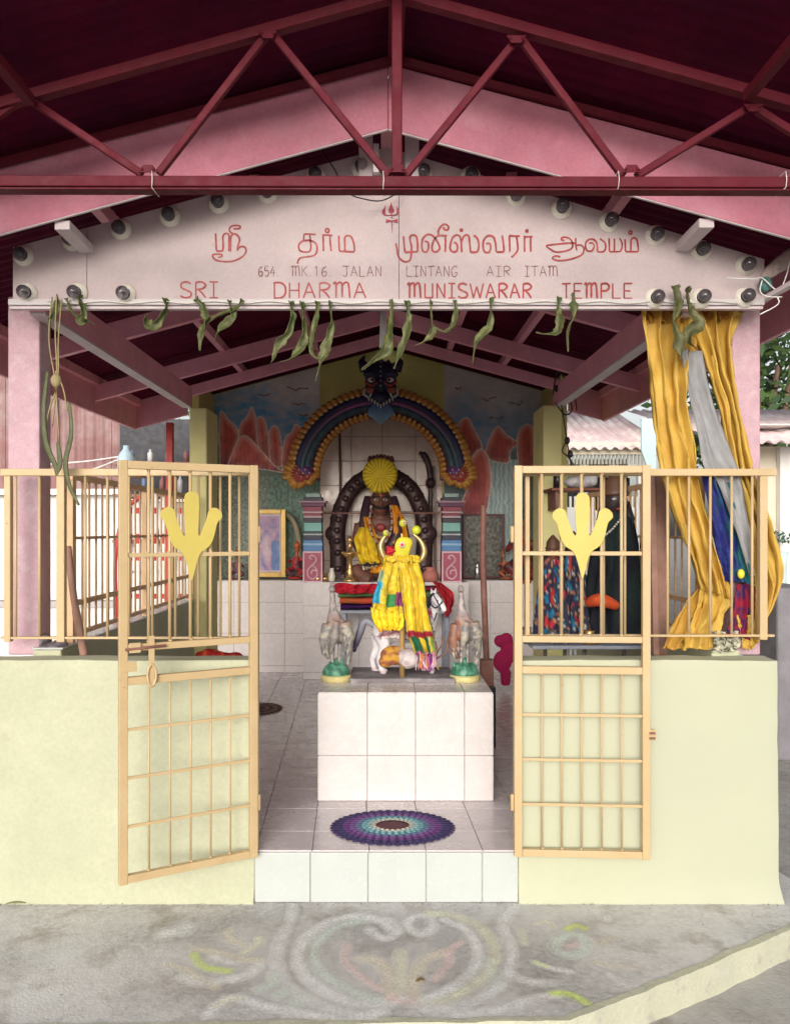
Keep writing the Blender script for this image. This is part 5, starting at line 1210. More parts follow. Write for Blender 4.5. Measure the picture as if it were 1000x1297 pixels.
# ------------------------------------------------------------ stone slab and white horse on the plinth
PT = ZC-.207*YP
YH = 4.44; h_ = YH/F
def HP(px, py, y=0): return P(px, py, YH+y)
slab = MB().box(P(443,0,4.36).x, P(576,0,4.36).x, 4.35, 4.72, PT+.001, PT+.028)
slab.build('stone_slab', mat('dark_cement', (.19,.17,.18), .85, .18, 9, .4, 60, stain=((.32,.30,.31), 9, .5, .7)), label='low dark cement slab under the white horse', cat='slab', bevel=.006)
hr = thing('horse_statue', tuple(HP(515,848)), 'small white horse statue with a grey tail, half hidden by the draped trident', 'statue')
z0 = PT+.028
hb = MB()
def hh(px, py, y=0): p = HP(px, py, y); return p
hb.ell(hh(488,800,.12), (17*h_,.062,19*h_), 16, 12); hb.ell(hh(512,800,.12), (26*h_,.064,15*h_), 16, 12); hb.ell(hh(538,797,.12), (15*h_,.060,18*h_), 16, 12)
hb.tube([hh(541,790,.12), hh(547,773,.12), hh(552,760,.12)], [.055,.042,.034], 10)
hb.tube([hh(549,757,.10), hh(556,764,.07), hh(562,771,.05)], [.034,.026,.018], 10); hb.ell(hh(562,772,.045), (.018,.017,.016), 8, 6)
for s in (-1, 1): hb.tube([hh(548+s*2,752,.11), hh(549+s*3,744,.10)], [.012,.003], 6)
for y_, dx in ((.07, 0), (.17, -9)):
    hb.tube([hh(484+dx*.5,805,y_), hh(487+dx,822,y_), hh(480+dx,836,y_), hh(483+dx,848,y_)], [.050,.034,.019,.018], 10); hb.tube([hh(482+dx,848,y_), hh(489+dx,852.5,y_-.01)], [.020,.022], 8)
    hb.tube([hh(540+dx,805,y_), hh(543+dx,824,y_), hh(541+dx,838,y_), hh(545+dx,848,y_)], [.034,.024,.016,.015], 10); hb.tube([hh(544+dx,848,y_), hh(549+dx,852,y_)], [.017,.019], 8)
def hcol(p): return mixc((.66,.62,.66), (.74,.72,.74), .5+fbm(p.x*12, p.z*12)) if p.z > z0+.02 else (.55,.45,.46)
blob(hb, .006, 4, colfn=hcol).build('body', M_v, hr, fix=False)
tl = MB(); tl.tube(catmull([hh(474,793,.12), hh(466,787,.12), hh(460,789,.12), hh(456,800,.12), hh(452,812,.11), hh(449,820,.11)], 6), [.014+.008*math.sin(math.pi*i/30) for i in range(31)], 8, cols=[mixc((.34,.35,.40), (.06,.05,.09), i/26) for i in range(31)]); tl.cc = (.04,.03,.06); tl.ell(hh(448.5,822,.11), (.015,.014,.019), 8, 6); tl.build('tail', M_v, hr)
mn = MB(); mn.cc = (.02,.02,.04)
for k in range(9): f = k/8; mn.tube([hh(549-f*9,753+f*26,.10), hh(542-f*9,759+f*28,.055)], [.012,.005], 6)
mn.build('mane', M_v, hr)
br = MB(); br.cc = (.02,.02,.06); br.tube(catmull([hh(546,766,.07), hh(551,770,.04), hh(556,767,.035), hh(560,762,.05)], 5), .004, 5); br.tube(catmull([hh(549,754,.075), hh(554,763,.035), hh(558,772,.02)], 5), .004, 5); br.tube(catmull([hh(541,782,.06), hh(548,788,.07), hh(553,776,.08)], 5), .004, 5); br.ell(hh(554,761,.053), (.005,.004,.006), 8, 5)
br.build('bridle', M_v, hr)
# orange cloth bundle under the horse
bn = MB(); bn.ell(P(498,830,4.40), (.075,.05,.055), 14, 10); bn.ell(P(488,838,4.38), (.04,.03,.035), 10, 8); bn.ell(P(516,834,4.42), (.07,.05,.06), 12, 8)
blob(bn, .006, 3, colfn=lambda p: mixc((.50,.27,.04), (.26,.08,.05), .4+2.5*fbm(p.x*22, p.z*30, p.y*10)) if p.x < P(505,0,4.4).x else mixc((.55,.50,.50), (.30,.20,.2), fbm(p.x*20, p.z*20)+.2)).build('cloth_bundle', M_vc, label='orange and white cloth bundle tucked between the legs of the white horse', cat='cloth', fix=False)
# second small horse-like figure at the right front
# ------------------------------------------------------------ dressed trident
YD = 4.40; d_ = YD/F
def DP(px, py, y=0): return P(px, py, YD+y)
dt = thing('dressed_trident', tuple(DP(509,862)), 'brass trident draped in yellow and green cloth with limes on its prongs', 'trident')
MB().tube([DP(509,858), DP(509,780), DP(509,716)], [.0165,.0150,.0145], 10).build('staff', mat('gold_staff', (.62,.42,.16), .35, .08, 30, metal=.55), dt)
MB().lathe(DP(509,722), [(.020,0),(.026,.012),(.020,.024),(.026,.036),(.019,.05)], 14).build('collar', M_brass, dt)
M_horn = mat('pale_brass', (.44,.33,.15), .35, .1, 30, metal=.6)
for s, pts in ((-1, [(501,712),(488,708),(482,695),(484,684),(491,676)]), (1, [(517,712),(530,712),(537,700),(533,686),(523,676)])):
    q = catmull([DP(x,y) for x, y in pts], 7); MB().tube(q, [.007+.010*math.sin(math.pi*(i/(len(q)-1))**.8) for i in range(len(q))], 10).build('outer_prong', M_horn, dt)
MB().tube(catmull([DP(509,712), DP(509,695), DP(508.5,675)], 6), [.022]*4+[.016]*5+[.006]*4, 8, flat=.4).build('middle_prong', M_horn, dt)
bl = blob(MB().ell(DP(510,693,-.0), (.047,.025,.060), 16, 12).ell(DP(514,688), (.04,.022,.035), 12, 8).ell(DP(508,704), (.05,.03,.03), 12, 8), .006, 3, colfn=lambda p: mixc((.52,.50,.03), (.68,.56,.04), .5+fbm(p.x*20, p.z*20))); bl.build('blade_wrap', M_satin, dt, fix=False)
e = MB(); e.cc = (.62,.55,.50); e.lathe(DP(509,690,-.030), [(.0,0),(.016,.001),(.017,.006),(.008,.008)], 14, 'y'); e.cc = (.6,.03,.03); e.ell(DP(509,690,-.038), (.009,.005,.009), 10, 6); e.build('eye_mark', M_v, dt)
M_lime = mat('lime_rind', (.52,.55,.03), .4, .10, 30, .1, 120)
for k, (x, y, r, c) in enumerate(((488.5,675,.0175,0),(510,662.5,.0215,0),(527,671.5,.0255,1))):
    c_ = MB().ell(DP(x,y,-.01), (r,r,r*1.02), 16, 10); c_.build('lime', M_lime, dt)
    if not c: e = MB(); e.cc = (.6,.5,.35); e.lathe(DP(x+1,y-1,-.01-r*.9), [(0,0),(r*.5,.001),(r*.5,.004),(0.002,.005)], 10, 'y'); e.cc = (.45,.05,.03); e.ell(DP(x+1,y-1,-.01-r*.9-.006), r*.2, 8, 5); e.build('cut_mark', M_v, dt)
rs = MB(); rs.cc = (.50,.02,.03)
for k in range(22): rs.ell(DP(493+random.uniform(-6,6), 699+random.uniform(-6,5), .03+random.random()*.02), .010, 6, 4)
rs.build('rose_tuft', M_v, dt)
def cy(u, v, s=0):
    c = mixc((.74,.55,.04), (.50,.36,.03), .35+fbm(u*6, v*7, s)*.9); k = noise.noise(Vector((u*14, v*22, s))); return mixc(c, (.74,.70,.30), .5) if k > .42 else c
def clA(u, v):   # left fall: yellow, blue edge, purple and green blocks, gathered yellow hem
    c = cy(u, v)
    if .25 < v < .78 and u < .26: c = (.02,.30,.52) if .42 < v < .80 else (.25,.38,.30)
    if .56 < v < .80 and u > .72: c = (.22,.04,.14)
    if .60 < v < .82 and .50 < u < .72: c = (.03,.20,.05)
    return c
def clB(u, v):   # long right fall with maroon and green border and fringe
    c = cy(u, v, 5)
    if .70 < v < .76: c = (.30,.02,.04)
    if .76 <= v < .93 and (.15 < u < .45 or .6 < u < .8): c = (.02,.12,.06)
    if .76 <= v < .93 and u > .8: c = (.20,.28,.05)
    if v >= .93: c = mixc((.55,.20,.25), (.20,.02,.15), .5+.5*math.sin(u*50))
    if u > .94 and v > .1: c = (.20,.30,.10)
    return c
def dr(n, mb, s=.003): mb.build(n, M_satin, dt, fix=False, solid=s)
dr('lower_skirt', drape([(484,770),(480,790),(478,808)], [(524,770),(527,795),(530,812)], YD+.05, 4, .024, lambda u, v: mixc((.66,.60,.58), (.28,.04,.08), 1.4*abs(math.sin(v*9+u*3))-.6), 20, .3, 0, 3))
dr('yellow_drape', drape([(487,704),(481,722),(475,742),(471,762),(470,780)], [(509,704),(509,725),(510,745),(510,765),(509,785)], YD-.02, 2.6, .026, clA, 50, .3, -.03, 1))
dr('yellow_drape', drape([(502,704),(506,730),(509,765),(516,805),(527,830)], [(530,704),(537,735),(543,770),(549,806),(554,832)], YD-.045, 3.4, .028, clB, 70, .3, -.02, 5))
dr('yellow_drape', drape([(500,712),(499,740),(501,765)], [(511,712),(511,740),(512,765)], YD+.03, 2, .02, lambda u, v: mixc((.62,.25,.03), (.22,.05,.18), (v-.6)*5), 30, .3, 0, 8))
dr('knotted_sash', drape([(487,704),(489,711)], [(531,704),(531,712)], YD-.05, 5, .010, cy, 8, .3, 0, 2), .006)
dr('gathered_hem', drape([(469,770),(471,786),(479,800)], [(510,776),(510,792),(503,798)], YD-.035, 5, .020, lambda u, v: mixc((.80,.62,.03), (.55,.05,.04), (v-.72)*4*(.5+.5*math.sin(u*30))), 20, .3, 0, 2), .005)
dr('tucked_cloth', drape([(500,778),(502,792),(506,803)], [(545,770),(548,785),(550,800)], YD+.06, 3, .02, lambda u, v: mixc((.50,.47,.50), (.30,.04,.07), .3+.7*math.sin(v*7)), 20, .3, 0, 3))
fr = MB()
for k in range(34):
    x = 530+22*k/33+random.uniform(-1,1); fr.cc = random.choice([(.60,.16,.20),(.55,.40,.50),(.20,.02,.20),(.60,.30,.06),(.55,.48,.40)]); y0 = 826+random.uniform(-2,3)
    fr.tube(catmull([DP(x,y0,-.03+random.uniform(-.02,.02)), DP(x+random.uniform(-3,3),y0+10,-.03), DP(x+random.uniform(-4,4),y0+17+random.uniform(0,6),-.03)], 3), .0032, 5)
fr.build('fringe', M_vc, dt)

# ------------------------------------------------------------ two crested birds on green mounds
def bird(px, Yb, label, flip=1, brown=False):
    s = Yb/F; B0 = P(px, 862, Yb); t = thing('bird_statue', (B0.x, Yb, PT), label, 'statue', 'pair of crested bird statues on the plinth')
    bz_ = PT
    def o(dx, py, y=0): return Vector((B0.x+flip*dx*s, Yb+y, ZC-(py-CY)*s))
    MB().lathe((B0.x,Yb,bz_), [(.082,0),(.086,.012),(.084,.030),(.074,.036)], 28).build('base', mat('cream_base', (.58,.50,.22), .6, .1, 20) if 'cream_base' not in MATS else MATS['cream_base'], t)
    zb = (bz_+.034)
    mo = MB(); mo.ell((B0.x,Yb,zb+.01), (.078,.07,.062), 16, 8)
    for k in range(26):
        a = random.uniform(0, 6.28); r = random.uniform(0,.062); mo.tube([(B0.x+r*math.cos(a), Yb+r*math.sin(a), zb+.035), (B0.x+r*1.15*math.cos(a), Yb+r*1.1*math.sin(a), zb+.060+.05*random.random()*(1-r/.07))], [.012,.004], 6)
    blob(mo, .005, 1, colfn=lambda p: mixc((.03,.14,.085), (.12,.32,.22), .4+1.5*fbm(p.x*30, p.z*30, p.y*9))).build('green_mound', M_v, t, fix=False)
    bb = MB(); bb.ell(o(0,797,.0), (14*s,.060,18*s), 16, 12); bb.tube([o(-2,785,.0), o(-4,772,.0), o(-4,760,-.005), o(-5,750,-.01)], [.048,.024,.017,.015], 10)
    bb.ell(o(-5,746,-.015), (.019,.024,.021), 10, 8); bb.tube([o(-6,747,-.03), o(-8,749,-.07)], [.008,.002], 6)
    for k in (-1, 0, 1): bb.tube([o(-5+k*1.2,743,-.01), o(-5+k*3.2,737,-.005)], [.005,.004], 6)
    bb.tube([o(-11,790,-.02), o(-15,808,-.02), o(-13,826,-.015), o(-8,834,-.01)], [.030,.032,.025,.010], 10)
    bb.tube([o(11,788,-.01), o(16,804,-.01), o(16,826,-.005), o(15,842,.0)], [.034,.034,.022,.012], 10)
    bb.tube([o(1,786,-.04), o(-1,806,-.055), o(-6,822,-.045)], [.022,.026,.010], 10)
    for dx in (-4, 4): bb.tube([o(dx,812,.01), o(dx,830,.0), o(dx-1,846,-.01)], [.013,.009,.008], 8)
    def cf(p):
        z = (CY*0+(ZC-p.z)/s+CY); k = fbm(p.x*26, p.z*26, p.y*10); side = (p.x-B0.x)*flip/s
        c = mixc((.40,.37,.30), (.20,.19,.19), .5+2.0*k)
        if z < 785: c = mixc((.27,.24,.25), (.42,.36,.34), .5+2*k)
        if 778 < z < 792: c = mixc(c, (.36,.17,.13), .4)
        if brown and side < -6 and z > 785: c = mixc((.34,.15,.09), (.20,.09,.07), .5+k)
        if not brown and -4 < side < 4 and z > 790: c = mixc(c, (.20,.16,.17), .6)
        return mixc(c, (.16,.13,.13), max(0, 1.6*fbm(p.x*60, p.z*60)-.2))
    blob(bb, .0048, 2, colfn=cf).build('body', M_v, t, fix=False)
    ft = MB()
    for k in range(20):
        side = random.choice((-1, 1)); dx = side*random.uniform(8,16); py = random.uniform(796,826); ft.cc = random.choice([(.42,.38,.32),(.26,.24,.23),(.16,.13,.14)])
        ft.tube([o(dx,py,-.045), o(dx-side*1.5,py+7,-.042)], [.007,.003], 5, flat=.5)
    ft.build('feathers', M_v, t)
bird(425.5, 4.44, 'crested grey bird statue on a green mound, left of the white horse')
bird(588, 4.44, 'crested cream bird statue with one brown wing, right of the white horse', 1, True)
# thorny dry twig right of the horse's forelegs
tw = MB()
for a in ([(548,846),(553,826),(551,812)], [(552,828),(560,815),(562,806)], [(553,834),(565,826),(566,812)], [(550,842),(545,824),(546,815)]): tw.tube(catmull([P(x,y,4.5) for x, y in a], 4), [.006]*len(catmull([P(x,y,4.5) for x, y in a], 4)), 5)
tw.build('dry_twig', M_wood, label='forked dry twig behind the forelegs of the white horse', cat='twig')
# magenta plastic seat-like flower shape on floor at right
mg = MB(); mg.ell(P(633,812,6.9), (.055,.03,.055), 14, 8); mg.ell(P(641,810,6.9), (.06,.03,.06), 14, 8); mg.ell(P(636,838,6.9), (.085,.03,.10), 14, 10); mg.ell(P(645,826,6.9), (.08,.03,.10), 14, 10); mg.tube([P(640,850,6.9), P(640,868,6.9)], [.05,.04], 10)
blob(mg, .01, 2, colfn=lambda p: (.32,.012,.075)).build('magenta_cushion', M_vc, label='magenta scalloped cushion standing on the floor left of the right gate', cat='cushion', fix=False)

# ------------------------------------------------------------ right-hand interior: draped figures, shelf, props
def gown(px, py_top, py_bot, wpx, Y, colfn, label, name='draped_figure', head=None, folds=7, amp=.03):
    t = thing(name, tuple(P(px, py_bot, Y)), label, 'statue'); a = P(px, py_top, Y); b_ = P(px, py_bot, Y); wd = wpx*Y/F/2
    mb = MB()
    def f(u, v):
        an = 2*math.pi*u; r = wd*(.50+.50*min(1, v*1.2)**.8)*(1 if v > .06 else .6+6*v); fo = amp*math.sin(an*folds+3*fbm(v*2, u*3))*v**.5
        return Vector((a.x+(r+fo)*math.cos(an), Y+(r*.7+fo)*math.sin(an), a.z+(b_.z-a.z)*v+.01*fbm(u*5, v*5)))
    mb.grid(f, folds*10, 30, colfn); mb.build('drapery', M_vc, t, fix=False)
    if head:
        h = MB(); k_ = wpx*Y/F/.30; c = P(px, py_top-2, Y)+Vector((0,0,.03*k_)); h.ell(c, (.060*k_,.068*k_,.078*k_), 14, 10); h.tube([c+Vector((0,0,-.05*k_)), c+Vector((0,0,-.14*k_))], [.04*k_,.06*k_], 10); h.ell(c+Vector((0,-.068*k_,-.01*k_)), (.012*k_,.018*k_,.018*k_), 8, 6); h.tube([c+Vector((-.06*k_,0,0)), c+Vector((.06*k_,0,0))], [.018*k_,.018*k_], 8)
        blob(h, .01, 3, colfn=lambda p: head).build('head', M_v, t, fix=False)
        e = MB(); e.cc = (.5,.45,.4)
        for s in (-1, 1): e.ell(c+Vector((s*.024*k_,-.060*k_,.012*k_)), (.012*k_,.009*k_,.007*k_), 8, 5)
        e.cc = (.35,.04,.04); e.ell(c+Vector((0,-.062*k_,-.038*k_)), (.017*k_,.009*k_,.006*k_), 8, 5); e.build('face', M_v, t)
        cr_ = MB(); cr_.cc = (.10,.045,.025); cr_.lathe(c+Vector((0,0,.03*k_)), [(.066*k_,0),(.072*k_,.012*k_),(.064*k_,.025*k_),(.058*k_,.07*k_),(.035*k_,.10*k_),(.008*k_,.13*k_)], 16); cr_.cc = (.02,.015,.02); cr_.ell(c+Vector((0,.022*k_,0)), (.066*k_,.062*k_,.082*k_), 12, 8)
        for s in (-1, 1): cr_.tube([c+Vector((s*.055*k_,.01,0)), c+Vector((s*.075*k_,0,-.09*k_)), c+Vector((s*.06*k_,-.03*k_,-.16*k_))], [.02*k_,.025*k_,.01*k_], 6)
        cr_.build('crown', M_v, t)
    return t
bk = lambda u, v: mixc((.010,.010,.018), (.016,.028,.026), .5+fbm(u*9, v*3)*1.5)
g1 = gown(779, 645, 812, 74, 4.42, bk, 'tall black draped figure with a silver garland and orange sash behind the right gate', head=(.03,.02,.02))
gd = MB()
for k in range(17):
    f = k/16; p = P(790-38*f, 652+32*f+6*math.sin(f*3), 4.42-.15); gd.cc = (.5,.48,.45); gd.ell(p+Vector((0,.02*abs(f-.5),0)), .009, 7, 5)
gd.build('silver_garland', M_silver, g1)
MB().tube(catmull([P(744,764,4.27), P(760,760,4.20), P(781,768,4.22)], 6), [.022+.014*math.sin(math.pi*i/12) for i in range(13)], 10).build('orange_sash', mat('orange_garland', (.55,.07,.015), .7, .2, 60, .5, 90), g1)
def multi(s): 
    def f(u, v):
        k = noise.noise(Vector((u*16, v*9, s))); k2 = noise.noise(Vector((u*22, v*15, s+4)))
        return (.02,.16,.30) if k > .28 else (.45,.03,.04) if k < -.30 else (.40,.20,.10) if k2 > .32 else (.50,.45,.35) if k2 < -.38 else (.03,.03,.06)
    return f
gown(700, 706, 806, 42, 4.36, multi(2), 'small figure in red, blue and white patchwork cloth behind the right gate', head=(.16,.065,.045), amp=.02)
gown(726, 700, 814, 40, 4.42, multi(7), 'small figure in dark shiny blue cloth beside the black draped figure', head=(.14,.055,.04), amp=.02)
gown(818, 690, 820, 26, 4.45, lambda u, v: mixc((.16,.13,.13), (.30,.26,.26), .5+fbm(u*20, v*14)), 'narrow grey spotted robe right of the black draped figure', head=(.16,.06,.04), amp=.02)
tt = thing('low_table', tuple(P(722,850,4.75)), 'low table with steel legs under the small clothed figures behind the right gate', 'table')
zt_ = ZC-(812-CY)*4.38/F
MB().box(P(672,0,4.25).x, P(812,0,4.4).x, 4.2, 4.75, zt_-.02, zt_).build('table_top', MATS['grey_steel_paint'], tt, bevel=.004)
for px in (690, 715, 740, 790): MB().tube([(P(px,0,4.25).x, 4.25, FZ), (P(px,0,4.25).x, 4.25, zt_-.02)], .011, 8).build('leg', M_silver, tt)
def cup(px, py, Y, r, h, label): b_ = P(px, py, Y); r *= .9; h *= .9; MB().lathe((b_.x,Y,zt_+.001), [(r*.7,0),(r*.75,h*.3),(r,h),(r*.9,h),(r*.62,.01)], 18).build('steel_cup', M_silver, label=label, cat='cup')
cup(667, 808, 4.26, .028, .10, 'steel tumbler at the left end of the low table behind the right gate'); cup(699, 808, 4.24, .026, .09, 'steel cup before the patchwork clothed figure'); cup(716, 810, 4.24, .026, .075, 'steel cup before the dark blue clothed figure')
pot((P(746,0,4.25).x, 4.25, zt_), .045, .075, M_brass, 'small brass pot before the black draped figure')
# wall shelf with bottle and bag
sh = thing('wall_shelf', tuple(P(720,622,6.1)), 'brown wooden shelf fixed beside the right yellow pier', 'shelf')
zs = ZC-(620-CY)*6.1/F
MB().box(P(690,0,6.1).x, P(765,0,6.1).x, 5.85, 6.18, zs-.02, zs).build('board', mat('brown_plank', (.22,.07,.04), .6, .2, 12), sh, bevel=.003)
MB().box(P(696,0,6.1).x, P(700,0,6.1).x, 5.9, 6.18, zs-.16, zs-.021).build('bracket', M_rust, sh); MB().box(P(756,0,6.1).x, P(760,0,6.1).x, 5.9, 6.18, zs-.16, zs-.021).build('bracket', M_rust, sh)
MB().lathe((P(706,0,6.0).x,6.0,zs+.001), [(.035,0),(.035,.10),(.012,.13),(.012,.17)], 12).build('dark_bottle', M_black, label='small dark bottle at the left of the brown shelf', cat='bottle')
b_ = MB(); b_.ell((P(735,0,6.0).x,6.0,zs+.05), (.13,.08,.05), 14, 8); b_.ell((P(745,0,6.0).x,6.0,zs+.08), (.07,.06,.05), 12, 8); blob(b_, .012, 1, colfn=lambda p: mixc((.45,.44,.46), (.65,.64,.66), .5+2*fbm(p.x*18, p.z*18))).build('plastic_bag', M_v, label='crumpled white plastic bag on the brown shelf', cat='bag', fix=False)
MB().box(P(829,0,3.9).x, P(845,0,3.9).x, 3.88, 3.93, .22, 1.93).build('wooden_post', M_wood, label='rough brown wooden post behind the right gate, left of the gold curtain', cat='post', bevel=.008)
w = MB().beam(P(830,830,3.80), P(824,600,3.86), .03, .035).build('plank', M_wood, label='leaning brown plank beside the rough wooden post', cat='plank', bevel=.004)
# wires and hooks at the right pier
wr = MB()
for a in ([(706,488),(712,520),(718,560),(723,590)], [(700,500),(706,470),(718,485),(728,505),(730,520)], [(716,560),(712,572),(720,578)], [(703,510),(715,525),(724,520),(722,508)], [(718,578),(727,590),(733,610)]): wr.tube(catmull([P(x,y,6.1) for x, y in a], 5), .006, 5)
for x, y in ((705,492),(716,497),(718,558),(722,575)): wr.ell(P(x,y,6.08), (.022,.02,.03), 8, 6)
wr.build('wire_tangle', M_black, label='tangle of black wires hanging at the top of the right pier', cat='wires')
wt = MB()
for a in ([(920,352),(955,353),(965,352),(985,368),(995,350),(1000,330)], [(962,398),(985,385),(983,375)], [(965,355),(962,368),(970,375),(990,376)]): wt.tube(catmull([P(x,y,3.40) for x, y in a], 5), .003, 5)
wt.build('dangling_string', M_white, label='loose white cord tied at the right end of the signboard', cat='cord')
cb = thing('cloth_tie', tuple(P(985,345,3.5)), 'greyish cloth strip tied to the right end of the signboard with a teal knot', 'cloth')
MB().tube(catmull([P(966,352,3.44), P(980,340,3.44), P(1005,322,3.44)], 6), [.018,.02,.022,.025,.028,.03,.03,.032,.035,.035,.035,.035,.035], 8, flat=.4).build('strip', mat('grey_canvas', (.42,.33,.30), .9, .2, 60, .5, 90), cb)
MB().ell(P(969,360,3.43), (.030,.02,.034), 10, 8).build('knot', mat('teal_cloth', (.06,.16,.15), .8, .2, 40), cb)
MB().beam(P(962,382,3.5), P(1010,355,3.3), .03, .02).build('timber_offcut', M_bwhite, label='white slat sticking out at the right end of the signboard', cat='slat')
# vivid red cloth heap on the low side wall, seen through left gate
rh = MB()
for k in range(7): rh.ell(P(256+k*7, 830-3*math.sin(k), 5.2+random.random()*.1), (.05,.05,.025+.012*random.random()), 10, 6)
rh.box(P(250,0,5.2).x, P(303,0,5.2).x, 5.1, 5.35, FZ+.001, P(0,832,5.2).z-.005)
b0 = blob(rh, .012, 1, colfn=lambda p: (.62,.10,.03) if fbm(p.x*24, p.y*20, p.z*24) > 0 else (.36,.02,.02)); b0.build('red_bundle', M_vc, label='red and orange patterned cloth bundle behind the left gate', cat='cloth', fix=False)
# stick, dark bag on left parapet
MB().tube(catmull([P(86,692,3.68), P(92,745,3.66), P(99,790,3.64), P(107,832,3.63)], 6), [.016]*10+[.019]*9, 7).build('walking_stick', M_wood, label='crooked brown stick leaning inside the left railing', cat='stick')
bg2 = MB(); bg2.ell(P(66,822,3.66), (.065,.05,.03), 14, 8); bg2.ell(P(52,812,3.70), (.05,.05,.04), 12, 8); bg2.ell(P(76,818,3.68), (.04,.04,.03), 10, 8)
blob(bg2, .008, 1, colfn=lambda p: mixc((.09,.07,.09), (.22,.19,.21), .5+2*fbm(p.x*30, p.z*30))).build('grey_bag', M_v, label='crumpled dark grey plastic bag at the foot of the left pillar', cat='bag', fix=False)
for k, (x, y, Yl, c) in enumerate(((18,1148,3.44,(.30,.30,.16)), (532,1246,2.85,(.20,.14,.05)))):
    mb = MB(); p = G(x, y); mb.cc = c; mb.smooth = True
    mb.grid(lambda u, v, p=p, k=k: Vector((p[0]+(u-.5)*(.09 if k == 0 else .035), min(p[1], 3.45)+(v-.5)*.022*math.sin(math.pi*(u*.9+.05))+.01*u, .006+.006*math.sin(3*u)+.004*abs(v-.5))), 10, 4)
    mb.build('fallen_leaf', M_v, label=('dry fallen leaf at the foot of the left parapet wall', 'tiny brown leaf on the chalk lotus of the rangoli')[k], cat='leaf', fix=False, solid=.001)
# ------------------------------------------------------------ left background
M_corr = mat('weathered_corrugated', (.27,.145,.14), .7, .2, 3, .1, 40, stain=((.36,.26,.26), 2.5, .45, .65), spec=.3)
M_pale = mat('pale_wall_paint', (.74,.73,.72), .8, .05, 3, .2, 40)
M_dk = mat('dark_opening', (.03,.03,.04), .6, .2, 6)
sd_ = thing('shed', (-4.4, 10.5, -.12), 'corrugated reddish-brown shed wall above a pale base, left of the shrine', 'shed')
def cwall(mb, x0, x1, y, z0, z1, per=.12, amp=.02):
    n = int((x1-x0)/per*6); mb.smooth = True; vs = []
    for z in (z0, z1):
        for i in range(n+1): vs.append((x0+(x1-x0)*i/n, y+amp*math.sin(2*math.pi*i/6), z))
    mb.add(vs, [(i, i+1, n+2+i, n+1+i) for i in range(n)]); mb.smooth = False
x = -6.4
while x < -2.9:
    mb = MB(); cwall(mb, x, x+.72, 10.4+.02*(int(x*10) % 2), 2.18, 3.9); mb.build('sheet', M_corr, sd_, fix=False); x += .70
MB().box(-6.4, -2.86, 10.5, 10.62, -.2, 3.9).build('wall', M_pale, sd_); MB().box(-6.4,-2.86,10.33,10.40,2.10,2.175).build('rail', M_white, sd_)
# low whitewashed yard wall and street clutter
yw = thing('yard_wall', (-3.5, 9.4, -.12), 'low whitewashed yard wall with a grey coping beyond the left railing', 'wall')
MB().box(-6.5,-2.2,9.3,9.42,-.2,.72).build('masonry', M_pale, yw); MB().box(-6.5,-2.2,9.26,9.46,.722,.80).build('coping', mat('grey_coping', (.42,.41,.41), .9, .12, 6), yw, bevel=.005)
for x, c, l in ((-3.55,(.62,.26,.10),'orange plastic bucket beyond the left railing'), (-3.05,(.42,.15,.07),'brown clay pot beyond the left railing')):
    mb = MB(); mb.cc = c; mb.lathe((x,8.6,-.12), [(.11,0),(.13,.15),(.15,.30),(.16,.31),(.14,.30),(.10,.02)], 18); mb.build('bucket' if x < -3.3 else 'clay_pot', M_v, label=l, cat='bucket' if x < -3.3 else 'pot')
# red and white striped stair railing / kavadi poles
rp = thing('striped_screen', (-2.15, 7.9, -.12), 'white pole screen with red bands outside the left railing', 'screen')
for k in range(9):
    x = -2.62+.085*k; mb = MB(); zs_ = [-.12]; 
    pts = []; rad = []; cols = []
    z = -.12; c = 0; bands = [(1.33,1.39),(1.50,1.60),(1.80,1.86),(.95,1.0),(.62,.70),(.30,.36)]
    st_ = sorted(set([-.12, 2.02-.05*abs(k-4)]+[v for b_ in bands for v in b_]+[v+.002 for b_ in bands for v in b_]))
    for z in st_: pts.append((x,7.9,z)); cols.append((.50,.03,.03) if any(a+.001 < z <= b_+.001 for a, b_ in bands) else (.76,.75,.75))
    mb.tube(pts, .028, 8, cols=cols); mb.build('pole', M_v, rp)
for z in (.5, 1.2, 1.92): MB().box(-2.66,-1.90,7.93,7.96,z,z+.03).build('rail', M_white, rp)
q = catmull([(-2.68,7.86,-.12),(-2.66,7.86,.8),(-2.66,7.86,1.4),(-2.55,7.86,1.85),(-2.3,7.86,2.02)], 6)
mb = MB(); mb.cc = (.50,.04,.05); mb.tube(q, .022, 8); mb.build('red_tube', M_v, rp)
MB().box(-1.98,-1.92,7.2,7.26,-.12,2.62).build('red_post', mat('red_paint', (.50,.03,.03), .5, .1, 12), label='slim red post under the left eave of the shrine', cat='post', bevel=.004)
# cluttered shelf things under the left eave
mb = MB(); cl = random.Random(4)
sp2 = thing('stall', (-2.4, 8.6, -.12), 'cluttered dark stall with bottles and hanging bits under the left eave', 'stall')
MB().box(-3.0,-1.95,9.0,9.05,1.95,2.9).build('back', M_dk, sp2); MB().box(-3.0,-1.95,9.0,9.05,-.12,1.945).build('lower_panel', M_pale, sp2)
for z in (1.5, 2.0, 2.35): MB().box(-2.95,-1.96,8.6,8.98,z,z+.03).build('shelf', M_wood, sp2)
for k in range(14):
    x = -2.9+.066*k; z = (1.53, 2.03, 2.38)[k % 3]; h = .12+.12*cl.random(); mb = MB(); mb.cc = cl.choice([(.12,.18,.32),(.5,.5,.55),(.25,.10,.10),(.2,.25,.35),(.55,.55,.56),(.12,.08,.1)])
    mb.lathe((x,8.72,z+.001), [(.03,0),(.032,h*.7),(.012,h*.85),(.012,h)], 10); mb.build('bottle', M_v, label=None, parent=sp2)
